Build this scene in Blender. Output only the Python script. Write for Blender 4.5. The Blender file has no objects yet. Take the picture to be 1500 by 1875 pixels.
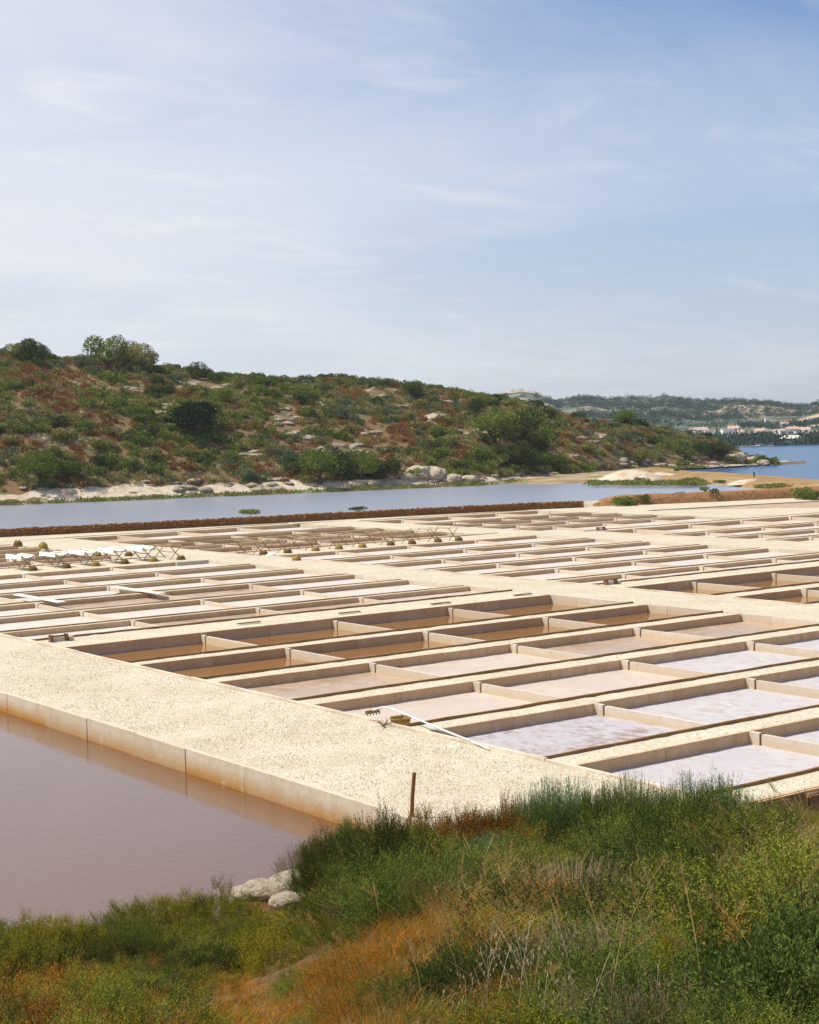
import bpy, bmesh, math, random
import numpy as np
from mathutils import Vector, Matrix

scene = bpy.context.scene
col = scene.collection
random.seed(7)
RNG = np.random.default_rng(11)

# ------------------------------------------------------------------ camera
# world: +X runs along the dikes (to the far right), +Y along the gravel paths (to the far left),
# z = 0 is the top of the paths and dikes, in metres
CX = Vector((0.80520725, -0.59242312, -0.02600236))   # camera right
CY = Vector((0.05040308, 0.0246843, 0.99842387))      # camera up
CF = Vector((0.59084753, 0.80524874, -0.04973592))    # view direction
EYE = Vector((0.0, 0.0, 8.0))
FPX = 2854.4                                          # focal length in pixels of a 1500 x 1875 frame
cam = bpy.data.cameras.new("camera")
cam_o = bpy.data.objects.new("camera", cam)
col.objects.link(cam_o)
cam_o.matrix_world = Matrix(((CX.x, CY.x, -CF.x, EYE.x), (CX.y, CY.y, -CF.y, EYE.y), (CX.z, CY.z, -CF.z, EYE.z), (0, 0, 0, 1)))
cam.sensor_fit = 'VERTICAL'
cam.sensor_height = 36.0
cam.lens = 36.0 * FPX / 1875.0
cam.clip_start = 0.3
cam.clip_end = 9000
scene.camera = cam_o

# ------------------------------------------------------------------ sun, sky, exposure
SUN_AZ = math.radians(136.0)       # measured from +X towards +Y
SUN_EL = math.radians(57.0)
sdir = Vector((math.cos(SUN_AZ) * math.cos(SUN_EL), math.sin(SUN_AZ) * math.cos(SUN_EL), math.sin(SUN_EL)))
sun = bpy.data.lights.new("sun", 'SUN')
sun.energy = 4.9
sun.angle = math.radians(0.53)
sun.color = (1.0, 0.93, 0.80)
sun_o = bpy.data.objects.new("sun", sun)
col.objects.link(sun_o)
sun_o.rotation_euler = (-sdir).to_track_quat('-Z', 'Y').to_euler()

world = bpy.data.worlds.new("World")
scene.world = world
world.use_nodes = True
wn, wl = world.node_tree.nodes, world.node_tree.links
wn.clear()
def wnode(t, **kw):
    n = wn.new(t)
    for k, v in kw.items(): setattr(n, k, v)
    return n
def wmath(op, a, b=None, clamp=False):
    n = wn.new('ShaderNodeMath'); n.operation = op; n.use_clamp = clamp
    for i, v in enumerate((a, b)):
        if v is None: continue
        if isinstance(v, (int, float)): n.inputs[i].default_value = v
        else: wl.new(v, n.inputs[i])
    return n.outputs[0]
def wmix(fac, a, b):
    n = wn.new('ShaderNodeMix'); n.data_type = 'RGBA'
    for i, v in ((0, fac), (6, a), (7, b)):
        if isinstance(v, (int, float)): n.inputs[i].default_value = v
        elif isinstance(v, tuple): n.inputs[i].default_value = v
        else: wl.new(v, n.inputs[i])
    return n.outputs[2]
sky = wnode('ShaderNodeTexSky', sky_type='NISHITA', sun_disc=False)
sky.sun_elevation = SUN_EL
sky.sun_rotation = math.atan2(sdir.x, sdir.y)
sky.air_density = 1.0; sky.dust_density = 0.6; sky.ozone_density = 2.0
geo = wnode('ShaderNodeTexCoord')
sep = wnode('ShaderNodeSeparateXYZ'); wl.new(geo.outputs['Generated'], sep.inputs[0])
zc = wmath('ADD', wmath('MAXIMUM', sep.outputs[2], 0.0), 0.10)
comb = wnode('ShaderNodeCombineXYZ')
wl.new(wmath('DIVIDE', sep.outputs[0], zc), comb.inputs[0])
wl.new(wmath('DIVIDE', sep.outputs[1], zc), comb.inputs[1])
def wnoise(scale, detail, rough, offs, stretch=(1, 1, 1), rot=0.0, dist=0.0):
    mp = wnode('ShaderNodeMapping'); mp.inputs['Location'].default_value = offs; mp.inputs['Scale'].default_value = stretch
    mp.inputs['Rotation'].default_value = (0, 0, rot)
    wl.new(comb.outputs[0], mp.inputs[0])
    n = wnode('ShaderNodeTexNoise'); n.inputs['Scale'].default_value = scale; n.inputs['Detail'].default_value = detail
    n.inputs['Roughness'].default_value = rough; n.inputs['Distortion'].default_value = dist
    wl.new(mp.outputs[0], n.inputs['Vector'])
    return n.outputs[0]
def wramp(v, lo, hi):
    n = wn.new('ShaderNodeMapRange'); n.interpolation_type = 'SMOOTHSTEP'
    wl.new(v, n.inputs[0]); n.inputs[1].default_value = lo; n.inputs[2].default_value = hi
    return n.outputs[0]
# a broad veil of thin cloud that thickens towards the left, with streaks and small puffs in it
bank = wnode('ShaderNodeVectorMath', operation='DOT_PRODUCT')
wl.new(geo.outputs['Generated'], bank.inputs[0]); bank.inputs[1].default_value = (-CX.x, -CX.y, -0.25)
veil = wmath('ADD', wmath('MULTIPLY', wramp(bank.outputs['Value'], -0.27, 0.24), 0.85),
             wmath('MULTIPLY', wramp(wnoise(0.55, 7, 0.55, (3.1, 1.7, 0), (1, 1, 1), 0.6, 0.6), 0.36, 0.66), 0.45))
streak = wramp(wnoise(1.1, 8, 0.6, (0.4, 5.2, 0), (0.55, 1.9, 1), math.radians(-36), 0.5), 0.46, 0.72)
puff = wramp(wnoise(2.2, 10, 0.66, (7.7, 2.4, 0), (0.8, 1.25, 1), math.radians(-36), 0.4), 0.50, 0.74)
low = wmath('SUBTRACT', 1.0, wramp(sep.outputs[2], 0.0, 0.30))
cover = wmath('ADD', wmath('MULTIPLY', veil, 0.62), wmath('MULTIPLY', streak, 0.08))
cover = wmath('ADD', cover, wmath('MULTIPLY', puff, 0.24))
cover = wmath('MINIMUM', cover, 0.93, True)
tint = wnode('ShaderNodeMix', data_type='RGBA', blend_type='MULTIPLY')
tint.inputs[0].default_value = 1.0
wl.new(sky.outputs[0], tint.inputs[6]); tint.inputs[7].default_value = (0.95, 1.0, 1.15, 1)
hz = wmix(wmath('MULTIPLY', low, 0.62), tint.outputs[2], (4.9, 5.4, 6.4, 1))
skyc = wmix(cover, hz, (7.6, 7.7, 8.1, 1))
bg = wnode('ShaderNodeBackground'); bg.inputs['Strength'].default_value = 0.10
wl.new(skyc, bg.inputs['Color'])
wo = wnode('ShaderNodeOutputWorld'); wl.new(bg.outputs[0], wo.inputs['Surface'])

scene.view_settings.view_transform = 'Standard'
scene.view_settings.look = 'None'
scene.view_settings.gamma = 1.0
scene.view_settings.use_curve_mapping = False
scene.view_settings.exposure = 0.18
scene.render.engine = 'CYCLES'
scene.cycles.max_bounces = 6
scene.cycles.diffuse_bounces = 3
scene.cycles.glossy_bounces = 3
scene.cycles.transparent_max_bounces = 4
scene.cycles.volume_bounces = 0

# ------------------------------------------------------------------ survey helpers (a photograph point on a level -> metres)
def ray(px, py):
    return (CX * ((px - 750.0) / FPX) - CY * ((py - 937.5) / FPX) + CF)
def at(px, py, z=0.0):
    d = ray(px, py); t = (z - EYE.z) / d.z
    return EYE + d * t
def bearing(px):                       # horizontal unit vector towards the column px at the horizon
    d = ray(px, 795 - 0.026 * (px - 750)); d.z = 0
    return d.normalized()
def horizon(px): return 795.0 - 0.026 * (px - 750)

# ------------------------------------------------------------------ object helpers
def smooth(a, b, x):
    t = min(1.0, max(0.0, (x - a) / (b - a))); return t * t * (3 - 2 * t)
def interp(tab, x):
    return float(np.interp(x, [t[0] for t in tab], [t[1] for t in tab]))
def link(name, me, mat=None, parent=None, label=None, cat=None, group=None, kind=None, loc=None):
    o = bpy.data.objects.new(name, me); col.objects.link(o)
    if mat is not None and me is not None:
        for m in (mat if isinstance(mat, (list, tuple)) else [mat]): me.materials.append(m)
    if parent is not None: o.parent = parent
    if loc is not None: o.location = loc
    if label: o['label'] = label
    if cat: o['category'] = cat
    if group: o['group'] = group
    if kind: o['kind'] = kind
    return o
def thing(name, label, cat, loc=(0, 0, 0), rz=0.0, group=None):
    o = link(name, None, label=label, cat=cat, group=group, loc=loc); o.rotation_euler = (0, 0, rz)
    return o
def struct(name, me, mat): return link(name, me, mat, kind='structure')
def pydata(name, V, F, smooth_sh=False):
    me = bpy.data.meshes.new(name); me.from_pydata([tuple(v) for v in V], [], F); me.update()
    if smooth_sh: me.polygons.foreach_set('use_smooth', [True] * len(me.polygons))
    return me
def quads(name, Q, mi=None, smooth_sh=False):           # Q: (n,4,3) loose quads
    Q = np.asarray(Q, dtype=np.float32); n = len(Q)
    me = bpy.data.meshes.new(name)
    me.vertices.add(n * 4); me.vertices.foreach_set('co', Q.reshape(-1))
    me.loops.add(n * 4); me.loops.foreach_set('vertex_index', np.arange(n * 4, dtype=np.int32))
    me.polygons.add(n); me.polygons.foreach_set('loop_start', np.arange(0, n * 4, 4, dtype=np.int32))
    me.polygons.foreach_set('loop_total', np.full(n, 4, dtype=np.int32))
    if mi is not None: me.polygons.foreach_set('material_index', np.asarray(mi, dtype=np.int32))
    me.update(calc_edges=True); me.validate()
    return me
def gridmesh(name, P, nu, nv):                            # P: nu*nv points, u-major
    F = [(i * nv + j, (i + 1) * nv + j, (i + 1) * nv + j + 1, i * nv + j + 1) for i in range(nu - 1) for j in range(nv - 1)]
    return pydata(name, P, F, True)
def boxdata(x0, x1, y0, y1, z0, z1):
    V = [(x0, y0, z0), (x1, y0, z0), (x1, y1, z0), (x0, y1, z0), (x0, y0, z1), (x1, y0, z1), (x1, y1, z1), (x0, y1, z1)]
    F = [(3, 2, 1, 0), (4, 5, 6, 7), (0, 1, 5, 4), (1, 2, 6, 5), (2, 3, 7, 6), (3, 0, 4, 7)]
    return V, F
def box(name, x0, x1, y0, y1, z0, z1, bev=0.0):
    V, F = boxdata(x0, x1, y0, y1, z0, z1)
    me = pydata(name, V, F)
    if bev > 0:
        bm = bmesh.new(); bm.from_mesh(me)
        bmesh.ops.bevel(bm, geom=bm.edges[:], offset=bev, segments=1, affect='EDGES', clamp_overlap=True)
        bm.to_mesh(me); bm.free()
    return me
def multibox(name, L):
    V, F = [], []
    for b in L:
        v, f = boxdata(*b); k = len(V); V += v; F += [tuple(i + k for i in q) for q in f]
    return pydata(name, V, F)
def tube(pts, rad, n=6, cap=True):
    pts = [Vector(p) for p in pts]; V, F = [], []
    rads = rad if isinstance(rad, (list, tuple)) else [rad] * len(pts)
    for i, p in enumerate(pts):
        d = (pts[min(i + 1, len(pts) - 1)] - pts[max(i - 1, 0)]).normalized()
        a = d.cross(Vector((0.13, 0.31, 0.94))); a = a.normalized() if a.length > 1e-4 else Vector((1, 0, 0)); b = d.cross(a)
        for k in range(n):
            t = 2 * math.pi * k / n; V.append(p + (a * math.cos(t) + b * math.sin(t)) * rads[i])
    for i in range(len(pts) - 1):
        for k in range(n):
            F.append((i * n + k, i * n + (k + 1) % n, (i + 1) * n + (k + 1) % n, (i + 1) * n + k))
    if cap:
        F.append(tuple(range(n))[::-1]); F.append(tuple(range((len(pts) - 1) * n, len(pts) * n)))
    return V, F
def tubemesh(name, L, n=6):
    V, F = [], []
    for pts, r in L:
        v, f = tube(pts, r, n); k = len(V); V += v; F += [tuple(i + k for i in q) for q in f]
    return pydata(name, V, F, False)
def lathe(prof, n=16, wob=0.0):
    V, F = [], []
    for (r, z) in prof:
        for k in range(n):
            t = 2 * math.pi * k / n; rr = r * (1 + wob * math.sin(3 * t + z * 7)); V.append((rr * math.cos(t), rr * math.sin(t), z))
    for i in range(len(prof) - 1):
        for k in range(n): F.append((i * n + k, i * n + (k + 1) % n, (i + 1) * n + (k + 1) % n, (i + 1) * n + k))
    return V, F
def hash2(x, y, s=0.0):
    v = math.sin(x * 127.1 + y * 311.7 + s * 74.7) * 43758.5453
    return v - math.floor(v)
def vnoise(x, y, s=0.0):
    xi, yi = math.floor(x), math.floor(y); fx, fy = x - xi, y - yi
    fx = fx * fx * (3 - 2 * fx); fy = fy * fy * (3 - 2 * fy)
    a = hash2(xi, yi, s) * (1 - fx) + hash2(xi + 1, yi, s) * fx
    b = hash2(xi, yi + 1, s) * (1 - fx) + hash2(xi + 1, yi + 1, s) * fx
    return a * (1 - fy) + b * fy
def fbm(x, y, s=0.0, o=4):
    return sum(vnoise(x * 2 ** k, y * 2 ** k, s + k) * 0.5 ** (k + 1) for k in range(o))

# ------------------------------------------------------------------ materials
class M:
    def __init__(self, name):
        self.m = bpy.data.materials.new(name); self.m.use_nodes = True
        self.n, self.l = self.m.node_tree.nodes, self.m.node_tree.links
        self.n.clear()
        self.out = self.n.new('ShaderNodeOutputMaterial')
        self.b = self.n.new('ShaderNodeBsdfPrincipled')
        self.l.new(self.b.outputs[0], self.out.inputs['Surface'])
        self.b.inputs['Roughness'].default_value = 0.9
        self.b.inputs['Specular IOR Level'].default_value = 0.2
        self.tc = self.n.new('ShaderNodeTexCoord')
        self._geo = None
    @property
    def pos(self):
        if self._geo is None: self._geo = self.n.new('ShaderNodeNewGeometry')
        return self._geo.outputs['Position']
    def put(self, i, v):
        if isinstance(v, (int, float)): i.default_value = v
        elif isinstance(v, tuple): i.default_value = v if len(v) == 4 or len(i.default_value) == 3 else (*v, 1)
        else: self.l.new(v, i)
    def noise(self, scale, detail=4, rough=0.55, stretch=None, obj=False, dist=0.0, loc=(0, 0, 0)):
        src = self.tc.outputs['Object'] if obj else self.pos
        if stretch or loc != (0, 0, 0):
            mp = self.n.new('ShaderNodeMapping'); mp.inputs['Scale'].default_value = stretch or (1, 1, 1); mp.inputs['Location'].default_value = loc
            self.l.new(src, mp.inputs[0]); src = mp.outputs[0]
        t = self.n.new('ShaderNodeTexNoise'); t.inputs['Scale'].default_value = scale; t.inputs['Detail'].default_value = detail
        t.inputs['Roughness'].default_value = rough; t.inputs['Distortion'].default_value = dist
        self.l.new(src, t.inputs['Vector']); return t.outputs[0]
    def voro(self, scale, stretch=None, feat='F1', out='Distance', rnd=1.0):
        src = self.pos
        if stretch:
            mp = self.n.new('ShaderNodeMapping'); mp.inputs['Scale'].default_value = stretch
            self.l.new(src, mp.inputs[0]); src = mp.outputs[0]
        t = self.n.new('ShaderNodeTexVoronoi'); t.feature = feat; t.inputs['Scale'].default_value = scale
        t.inputs['Randomness'].default_value = rnd
        self.l.new(src, t.inputs['Vector']); return t.outputs[out]
    def ramp(self, v, lo, hi, a=0.0, b=1.0):
        r = self.n.new('ShaderNodeMapRange'); self.l.new(v, r.inputs[0])
        r.inputs[1].default_value = lo; r.inputs[2].default_value = hi; r.inputs[3].default_value = a; r.inputs[4].default_value = b
        return r.outputs[0]
    def mix(self, f, a, b, mode='MIX'):
        x = self.n.new('ShaderNodeMix'); x.data_type = 'RGBA'; x.blend_type = mode
        self.put(x.inputs[0], f); self.put(x.inputs[6], a); self.put(x.inputs[7], b); return x.outputs[2]
    def math(self, op, a, b=0.0):
        x = self.n.new('ShaderNodeMath'); x.operation = op; self.put(x.inputs[0], a); self.put(x.inputs[1], b); return x.outputs[0]
    def rnd(self):
        return self.n.new('ShaderNodeObjectInfo').outputs['Random']
    def bump(self, h, strength=0.4, dist=0.02):
        x = self.n.new('ShaderNodeBump'); x.inputs['Strength'].default_value = strength; x.inputs['Distance'].default_value = dist
        self.l.new(h, x.inputs['Height']); self.l.new(x.outputs[0], self.b.inputs['Normal'])
    def color(self, c): self.put(self.b.inputs['Base Color'], c)
    def rough(self, r): self.put(self.b.inputs['Roughness'], r)

def gravel_mat(name, base, dark, lightc, sc):
    m = M(name)
    v = m.voro(sc, out='Color'); d = m.voro(sc)
    sepn = m.n.new('ShaderNodeSeparateColor'); m.l.new(v, sepn.inputs[0])
    c = m.mix(m.ramp(sepn.outputs[0], 0.0, 0.16), dark, base)
    c = m.mix(m.ramp(sepn.outputs[1], 0.7, 0.95), c, lightc)
    c = m.mix(m.ramp(m.noise(0.35, 5), 0.35, 0.7, 0.0, 0.55), c, (base[0] * 0.80, base[1] * 0.76, base[2] * 0.68))
    c = m.mix(m.ramp(m.noise(0.9, 6, 0.7, loc=(3, 8, 1)), 0.56, 0.70, 0.0, 0.5), c, lightc)
    c = m.mix(m.ramp(m.noise(2.5, 4), 0.55, 0.75, 0.0, 0.25), c, dark)
    m.color(c); m.bump(d, 0.7, 0.03); return m.m
GRAVEL = gravel_mat('pale_gravel', (0.55, 0.495, 0.38), (0.32, 0.245, 0.15), (0.66, 0.61, 0.51), 17.0)
GRAVEL_FINE = gravel_mat('dike_gravel', (0.56, 0.505, 0.39), (0.36, 0.28, 0.18), (0.66, 0.62, 0.52), 12.0)
STONE_BITS = gravel_mat('loose_gravel', (0.58, 0.50, 0.36), (0.42, 0.33, 0.20), (0.72, 0.66, 0.54), 6.0)

def concrete_mat(name, base, stain, salt, saltz):
    m = M(name)
    n1 = m.noise(1.3, 6, 0.6); n2 = m.noise(9.0, 5, 0.65)
    c = m.mix(m.ramp(n1, 0.35, 0.7), base, stain)
    c = m.mix(m.ramp(n2, 0.5, 0.75, 0, 0.4), c, (base[0] * 0.6, base[1] * 0.55, base[2] * 0.5))
    streak = m.noise(5.0, 4, 0.6, (1, 1, 0.12))
    c = m.mix(m.ramp(streak, 0.5, 0.72, 0, 0.5), c, (stain[0] * 0.75, stain[1] * 0.7, stain[2] * 0.6))
    sx = m.n.new('ShaderNodeSeparateXYZ'); m.l.new(m.pos, sx.inputs[0])
    zz = m.math('ADD', sx.outputs[2], m.math('MULTIPLY', m.math('SUBTRACT', m.noise(1.6, 5), 0.5), 0.16))
    band = m.ramp(zz, saltz[0], saltz[1])                        # a tide line: different stain below and above
    c = m.mix(band, salt, c)
    c = m.mix(m.math('MULTIPLY', m.rnd(), 0.55), c, (base[0] * 0.72, base[1] * 0.66, base[2] * 0.58))
    spots = m.noise(2.6, 6, 0.7, loc=(9, 4, 2)); c = m.mix(m.ramp(spots, 0.60, 0.72, 0, 0.7), c, (0.66, 0.60, 0.54))
    m.color(c); m.bump(m.math('ADD', n2, m.math('MULTIPLY', n1, 2.0)), 0.45, 0.015); return m.m
CONC = concrete_mat('weathered_concrete', (0.66, 0.465, 0.285), (0.54, 0.36, 0.205), (0.62, 0.46, 0.33), (-0.36, -0.24))
CONC_PALE = concrete_mat('pale_divider_concrete', (0.66, 0.59, 0.52), (0.58, 0.50, 0.40), (0.60, 0.48, 0.32), (-0.24, -0.12))
POND_CONC = concrete_mat('pond_wall_concrete', (0.64, 0.57, 0.46), (0.56, 0.47, 0.34), (0.40, 0.20, 0.04), (-0.54, -0.14))

def plain(name, c, rough=0.9, var=0.25, sc=3.0, bump=0.0):
    m = M(name); n = m.noise(sc, 5, 0.6, obj=True)
    m.color(m.mix(m.ramp(n, 0.3, 0.7), tuple(x * (1 - var) for x in c), tuple(min(1, x * (1 + var)) for x in c))); m.rough(rough)
    if bump: m.bump(m.noise(sc * 5, 4, 0.6, obj=True), bump, 0.02)
    return m.m
KERB_FAR = plain('tan_kerb', (0.34, 0.21, 0.10), 0.9, 0.3, 2.0)
KERB = plain('rusty_kerb', (0.27, 0.15, 0.06), 0.9, 0.3, 2.0)
KERB_PALE = plain('pale_kerb', (0.62, 0.53, 0.42), 0.9, 0.2, 2.0)
SLUICE = plain('sluice_wood', (0.16, 0.09, 0.04), 0.85, 0.4, 6.0)
WOOD = plain('grey_brown_wood', (0.33, 0.22, 0.10), 0.85, 0.35, 6.0, 0.3)
POLE = plain('pale_pole_wood', (0.46, 0.35, 0.19), 0.8, 0.3, 6.0, 0.3)
POSTW = plain('rusty_post', (0.24, 0.11, 0.04), 0.85, 0.4, 7.0, 0.3)
WHITEP = plain('white_plastic', (0.80, 0.79, 0.76), 0.45, 0.04, 3.0)
BOARD = plain('bleached_board', (0.74, 0.68, 0.58), 0.85, 0.12, 3.0)
CLOTH = plain('white_cloth', (0.84, 0.85, 0.87), 0.9, 0.05, 4.0)
WICKER = plain('wicker', (0.17, 0.10, 0.035), 0.8, 0.4, 14.0, 0.5)
WICKER_Y = plain('yellow_wicker', (0.32, 0.21, 0.055), 0.8, 0.35, 14.0, 0.5)
DEADWOOD = plain('dead_stems', (0.13, 0.085, 0.045), 0.9, 0.4, 8.0)
BARK = plain('bark', (0.10, 0.075, 0.05), 0.95, 0.4, 8.0)
WHITEWALL = plain('whitewash', (0.80, 0.77, 0.74), 0.9, 0.05, 2.0)
ROOF = plain('terracotta', (0.50, 0.36, 0.29), 0.9, 0.2, 2.0)
GLASS = plain('window_dark', (0.05, 0.06, 0.08), 0.25, 0.2, 2.0)

def salt_mat(name, c1, c2, brown, amt, wet):
    m = M(name)
    n1 = m.noise(0.55, 6, 0.6, dist=0.4); n2 = m.noise(3.5, 6, 0.65, (1, 0.6, 1)); n3 = m.noise(22.0, 3, 0.6)
    c = m.mix(m.ramp(n1, 0.35, 0.68), c1, c2)
    c = m.mix(m.ramp(m.math('ADD', m.math('MULTIPLY', n2, 0.6), m.math('MULTIPLY', n1, 0.4)), 0.56 - amt * 0.12, 0.66 - amt * 0.06, 0, amt), c, brown)
    m.color(c)
    if wet > 0:
        m.rough(m.ramp(n1, 0.35, 0.65, 0.10 + 0.5 * (1 - wet), 0.45 + 0.3 * (1 - wet))); m.b.inputs['Specular IOR Level'].default_value = 0.5
        m.bump(n2, 0.05, 0.01)
    else: m.bump(m.math('ADD', n2, m.math('MULTIPLY', n3, 0.5)), 0.5, 0.03)
    return m.m
SALT = salt_mat('salt_crust', (0.45, 0.42, 0.432), (0.52, 0.49, 0.50), (0.36, 0.29, 0.25), 0.6, 0)
SALT_DIRTY = salt_mat('patchy_salt', (0.42, 0.39, 0.415), (0.49, 0.46, 0.48), (0.25, 0.185, 0.155), 0.85, 0)
SALT_CREAM = salt_mat('cream_salt', (0.52, 0.43, 0.355), (0.56, 0.48, 0.42), (0.44, 0.32, 0.21), 0.5, 0.35)
SALT_WET = salt_mat('wet_salt', (0.42, 0.30, 0.20), (0.48, 0.38, 0.31), (0.36, 0.21, 0.09), 0.7, 0.85)
SALT_FAR = salt_mat('far_salt', (0.57, 0.51, 0.46), (0.62, 0.555, 0.49), (0.45, 0.33, 0.22), 0.6, 0.25)

def water_mat(name, deep, rough, wscale, wstr, stretch=(1, 1, 1), spec=0.5, var=None, ior=1.33):
    m = M(name)
    c = deep
    if var: c = m.mix(m.ramp(m.noise(0.25, 4), 0.35, 0.7), deep, var)
    m.color(c); m.rough(rough); m.b.inputs['IOR'].default_value = ior; m.b.inputs['Specular IOR Level'].default_value = spec
    h = m.math('ADD', m.noise(wscale, 3, 0.5, stretch), m.math('MULTIPLY', m.noise(wscale * 3.1, 2, 0.5, stretch), 0.4))
    m.bump(h, wstr, 0.05); return m.m
BRINE = water_mat('brown_brine', (0.24, 0.11, 0.035), 0.03, 1.2, 0.03, var=(0.27, 0.14, 0.05), ior=1.45)
POND = water_mat('pond_brine', (0.130, 0.060, 0.029), 0.03, 3.2, 0.11, (1.6, 0.7, 1), ior=1.6)
LAGOON = water_mat('lagoon_water', (0.27, 0.295, 0.36), 0.25, 1.1, 0.8)
SEA = water_mat('sea_water', (0.020, 0.085, 0.19), 0.22, 0.55, 1.0)
EARTH = plain('brown_earth', (0.30, 0.22, 0.14), 0.95, 0.3, 0.8, 0.4)

def ground_mix(name, cols, sc, bump=0.5):
    m = M(name)
    c = m.mix(m.ramp(m.noise(sc, 6, 0.62), 0.40, 0.60), cols[0], cols[1])
    c = m.mix(m.ramp(m.noise(sc * 2.7, 6, 0.6, loc=(31, 7, 3)), 0.50, 0.62), c, cols[2])
    if len(cols) > 3: c = m.mix(m.ramp(m.noise(sc * 0.8, 7, 0.66, loc=(5, 17, 9)), 0.60, 0.66), c, cols[3])
    m.color(c); m.bump(m.noise(sc * 9, 5, 0.7), bump, 0.3); return m.m
HILLSOIL = ground_mix('hill_scrub_soil', [(0.15, 0.105, 0.052), (0.19, 0.11, 0.05), (0.12, 0.115, 0.05), (0.42, 0.34, 0.23)], 0.12)
FRONTSOIL = ground_mix('slope_soil', [(0.12, 0.085, 0.045), (0.17, 0.11, 0.05), (0.08, 0.07, 0.03)], 0.9)
SAND = ground_mix('sandy_ground', [(0.52, 0.44, 0.34), (0.58, 0.50, 0.40), (0.44, 0.34, 0.22)], 0.3)
SPIT = ground_mix('dry_spit', [(0.29, 0.175, 0.075), (0.34, 0.22, 0.10), (0.19, 0.15, 0.06), (0.40, 0.31, 0.21)], 0.12)
SANDY = ground_mix('weedy_sand', [(0.40, 0.33, 0.22), (0.17, 0.15, 0.06), (0.34, 0.18, 0.08), (0.46, 0.39, 0.29)], 0.16)
BANK = ground_mix('earth_bank', [(0.30, 0.15, 0.06), (0.36, 0.20, 0.085), (0.20, 0.10, 0.04)], 0.9)
ROCK = ground_mix('pale_rock', [(0.46, 0.39, 0.29), (0.52, 0.45, 0.35), (0.28, 0.21, 0.13)], 1.1, 1.0)
DRYPAN = ground_mix('dry_brown_pan', [(0.36, 0.25, 0.17), (0.42, 0.30, 0.21), (0.48, 0.38, 0.28)], 0.5, 0.3)
WALLSTONE = ground_mix('brown_stone', [(0.38, 0.17, 0.06), (0.44, 0.23, 0.09), (0.24, 0.10, 0.035), (0.54, 0.38, 0.22)], 2.6, 0.8)

FRONTBLOCK = ground_mix('warm_stone_block', [(0.44, 0.25, 0.12), (0.52, 0.33, 0.18), (0.30, 0.16, 0.07), (0.56, 0.44, 0.30)], 2.2, 0.7)
CREAMROCK = ground_mix('cream_rock', [(0.60, 0.50, 0.36), (0.66, 0.57, 0.44), (0.42, 0.30, 0.18)], 2.5, 0.8)
m = M('far_hill'); n1 = m.noise(0.020, 7, 0.68); n2 = m.noise(0.0052, 4, 0.55, loc=(200, 40, 0), stretch=(1.0, 2.0, 1)); n3 = m.noise(0.09, 5, 0.7)
c = m.mix(m.ramp(m.math('ADD', m.math('MULTIPLY', n1, 0.7), m.math('MULTIPLY', n3, 0.3)), 0.36, 0.50), (0.36, 0.29, 0.19), (0.055, 0.085, 0.062))
c = m.mix(m.ramp(n2, 0.555, 0.57, 0, 0.9), c, (0.46, 0.36, 0.24))
m.color(c); FARHILL = m.m

def leaf_mat(name, a, b, trans=0.16, sc=1.5, obj=True):
    m = M(name)
    f = m.math('ADD', m.math('MULTIPLY', m.noise(sc, 3, 0.6), 0.9), m.math('MULTIPLY', m.math('SUBTRACT', m.rnd(), 0.5), 0.5) if obj else 0.0)
    c = m.mix(m.ramp(f, 0.25, 0.7), a, b)
    m.color(c); m.b.inputs['Roughness'].default_value = 0.75; m.b.inputs['Specular IOR Level'].default_value = 0.08
    if trans > 0:
        t = m.n.new('ShaderNodeBsdfTranslucent'); m.put(t.inputs[0], m.mix(0.0, c, c))
        x = m.n.new('ShaderNodeMixShader'); x.inputs[0].default_value = trans
        m.l.new(m.b.outputs[0], x.inputs[1]); m.l.new(t.outputs[0], x.inputs[2]); m.l.new(x.outputs[0], m.out.inputs['Surface'])
    return m.m
L_OLIVE = leaf_mat('olive_leaf', (0.098, 0.120, 0.015), (0.230, 0.241, 0.032))
L_YELLOW = leaf_mat('yellow_green_leaf', (0.159, 0.154, 0.013), (0.307, 0.263, 0.024))
L_GREEN = leaf_mat('deep_green_leaf', (0.079, 0.122, 0.019), (0.186, 0.222, 0.036))
L_BLUE = leaf_mat('blue_green_leaf', (0.083, 0.177, 0.064), (0.164, 0.278, 0.096))
L_DEEP = leaf_mat('deep_olive_leaf', (0.030, 0.045, 0.008), (0.080, 0.090, 0.016))
H_BLACK = leaf_mat('hill_black_green', (0.014, 0.026, 0.009), (0.034, 0.050, 0.014), 0.08, 0.3)
L_BROOM = leaf_mat('broom_green', (0.107, 0.180, 0.031), (0.215, 0.280, 0.057))
L_BRIGHT = leaf_mat('fresh_green_leaf', (0.060, 0.098, 0.018), (0.125, 0.165, 0.034))
L_RUST = leaf_mat('rusty_leaf', (0.204, 0.090, 0.012), (0.360, 0.174, 0.024))
L_GREY = leaf_mat('grey_dead_twig', (0.21, 0.15, 0.09), (0.32, 0.24, 0.15), 0.1)
L_STRAW = leaf_mat('straw', (0.396, 0.264, 0.077), (0.616, 0.451, 0.176), 0.25, 1.1, False)
L_ORANGE_GLOW = leaf_mat('orange_glow_straw', (0.504, 0.186, 0.014), (0.648, 0.312, 0.042), 0.25, 1.1, False)  # dry straw, its orange partly a light leak's glow painted into the colour
L_GRASS = leaf_mat('green_grass', (0.127, 0.149, 0.029), (0.230, 0.218, 0.057), 0.25, 1.1, False)
L_OAT = leaf_mat('oat_husk', (0.58, 0.47, 0.26), (0.74, 0.64, 0.44), 0.3, 2.0, False)
L_YFLOWER = leaf_mat('yellow_flower', (0.42, 0.40, 0.05), (0.55, 0.50, 0.09), 0.2)
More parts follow.
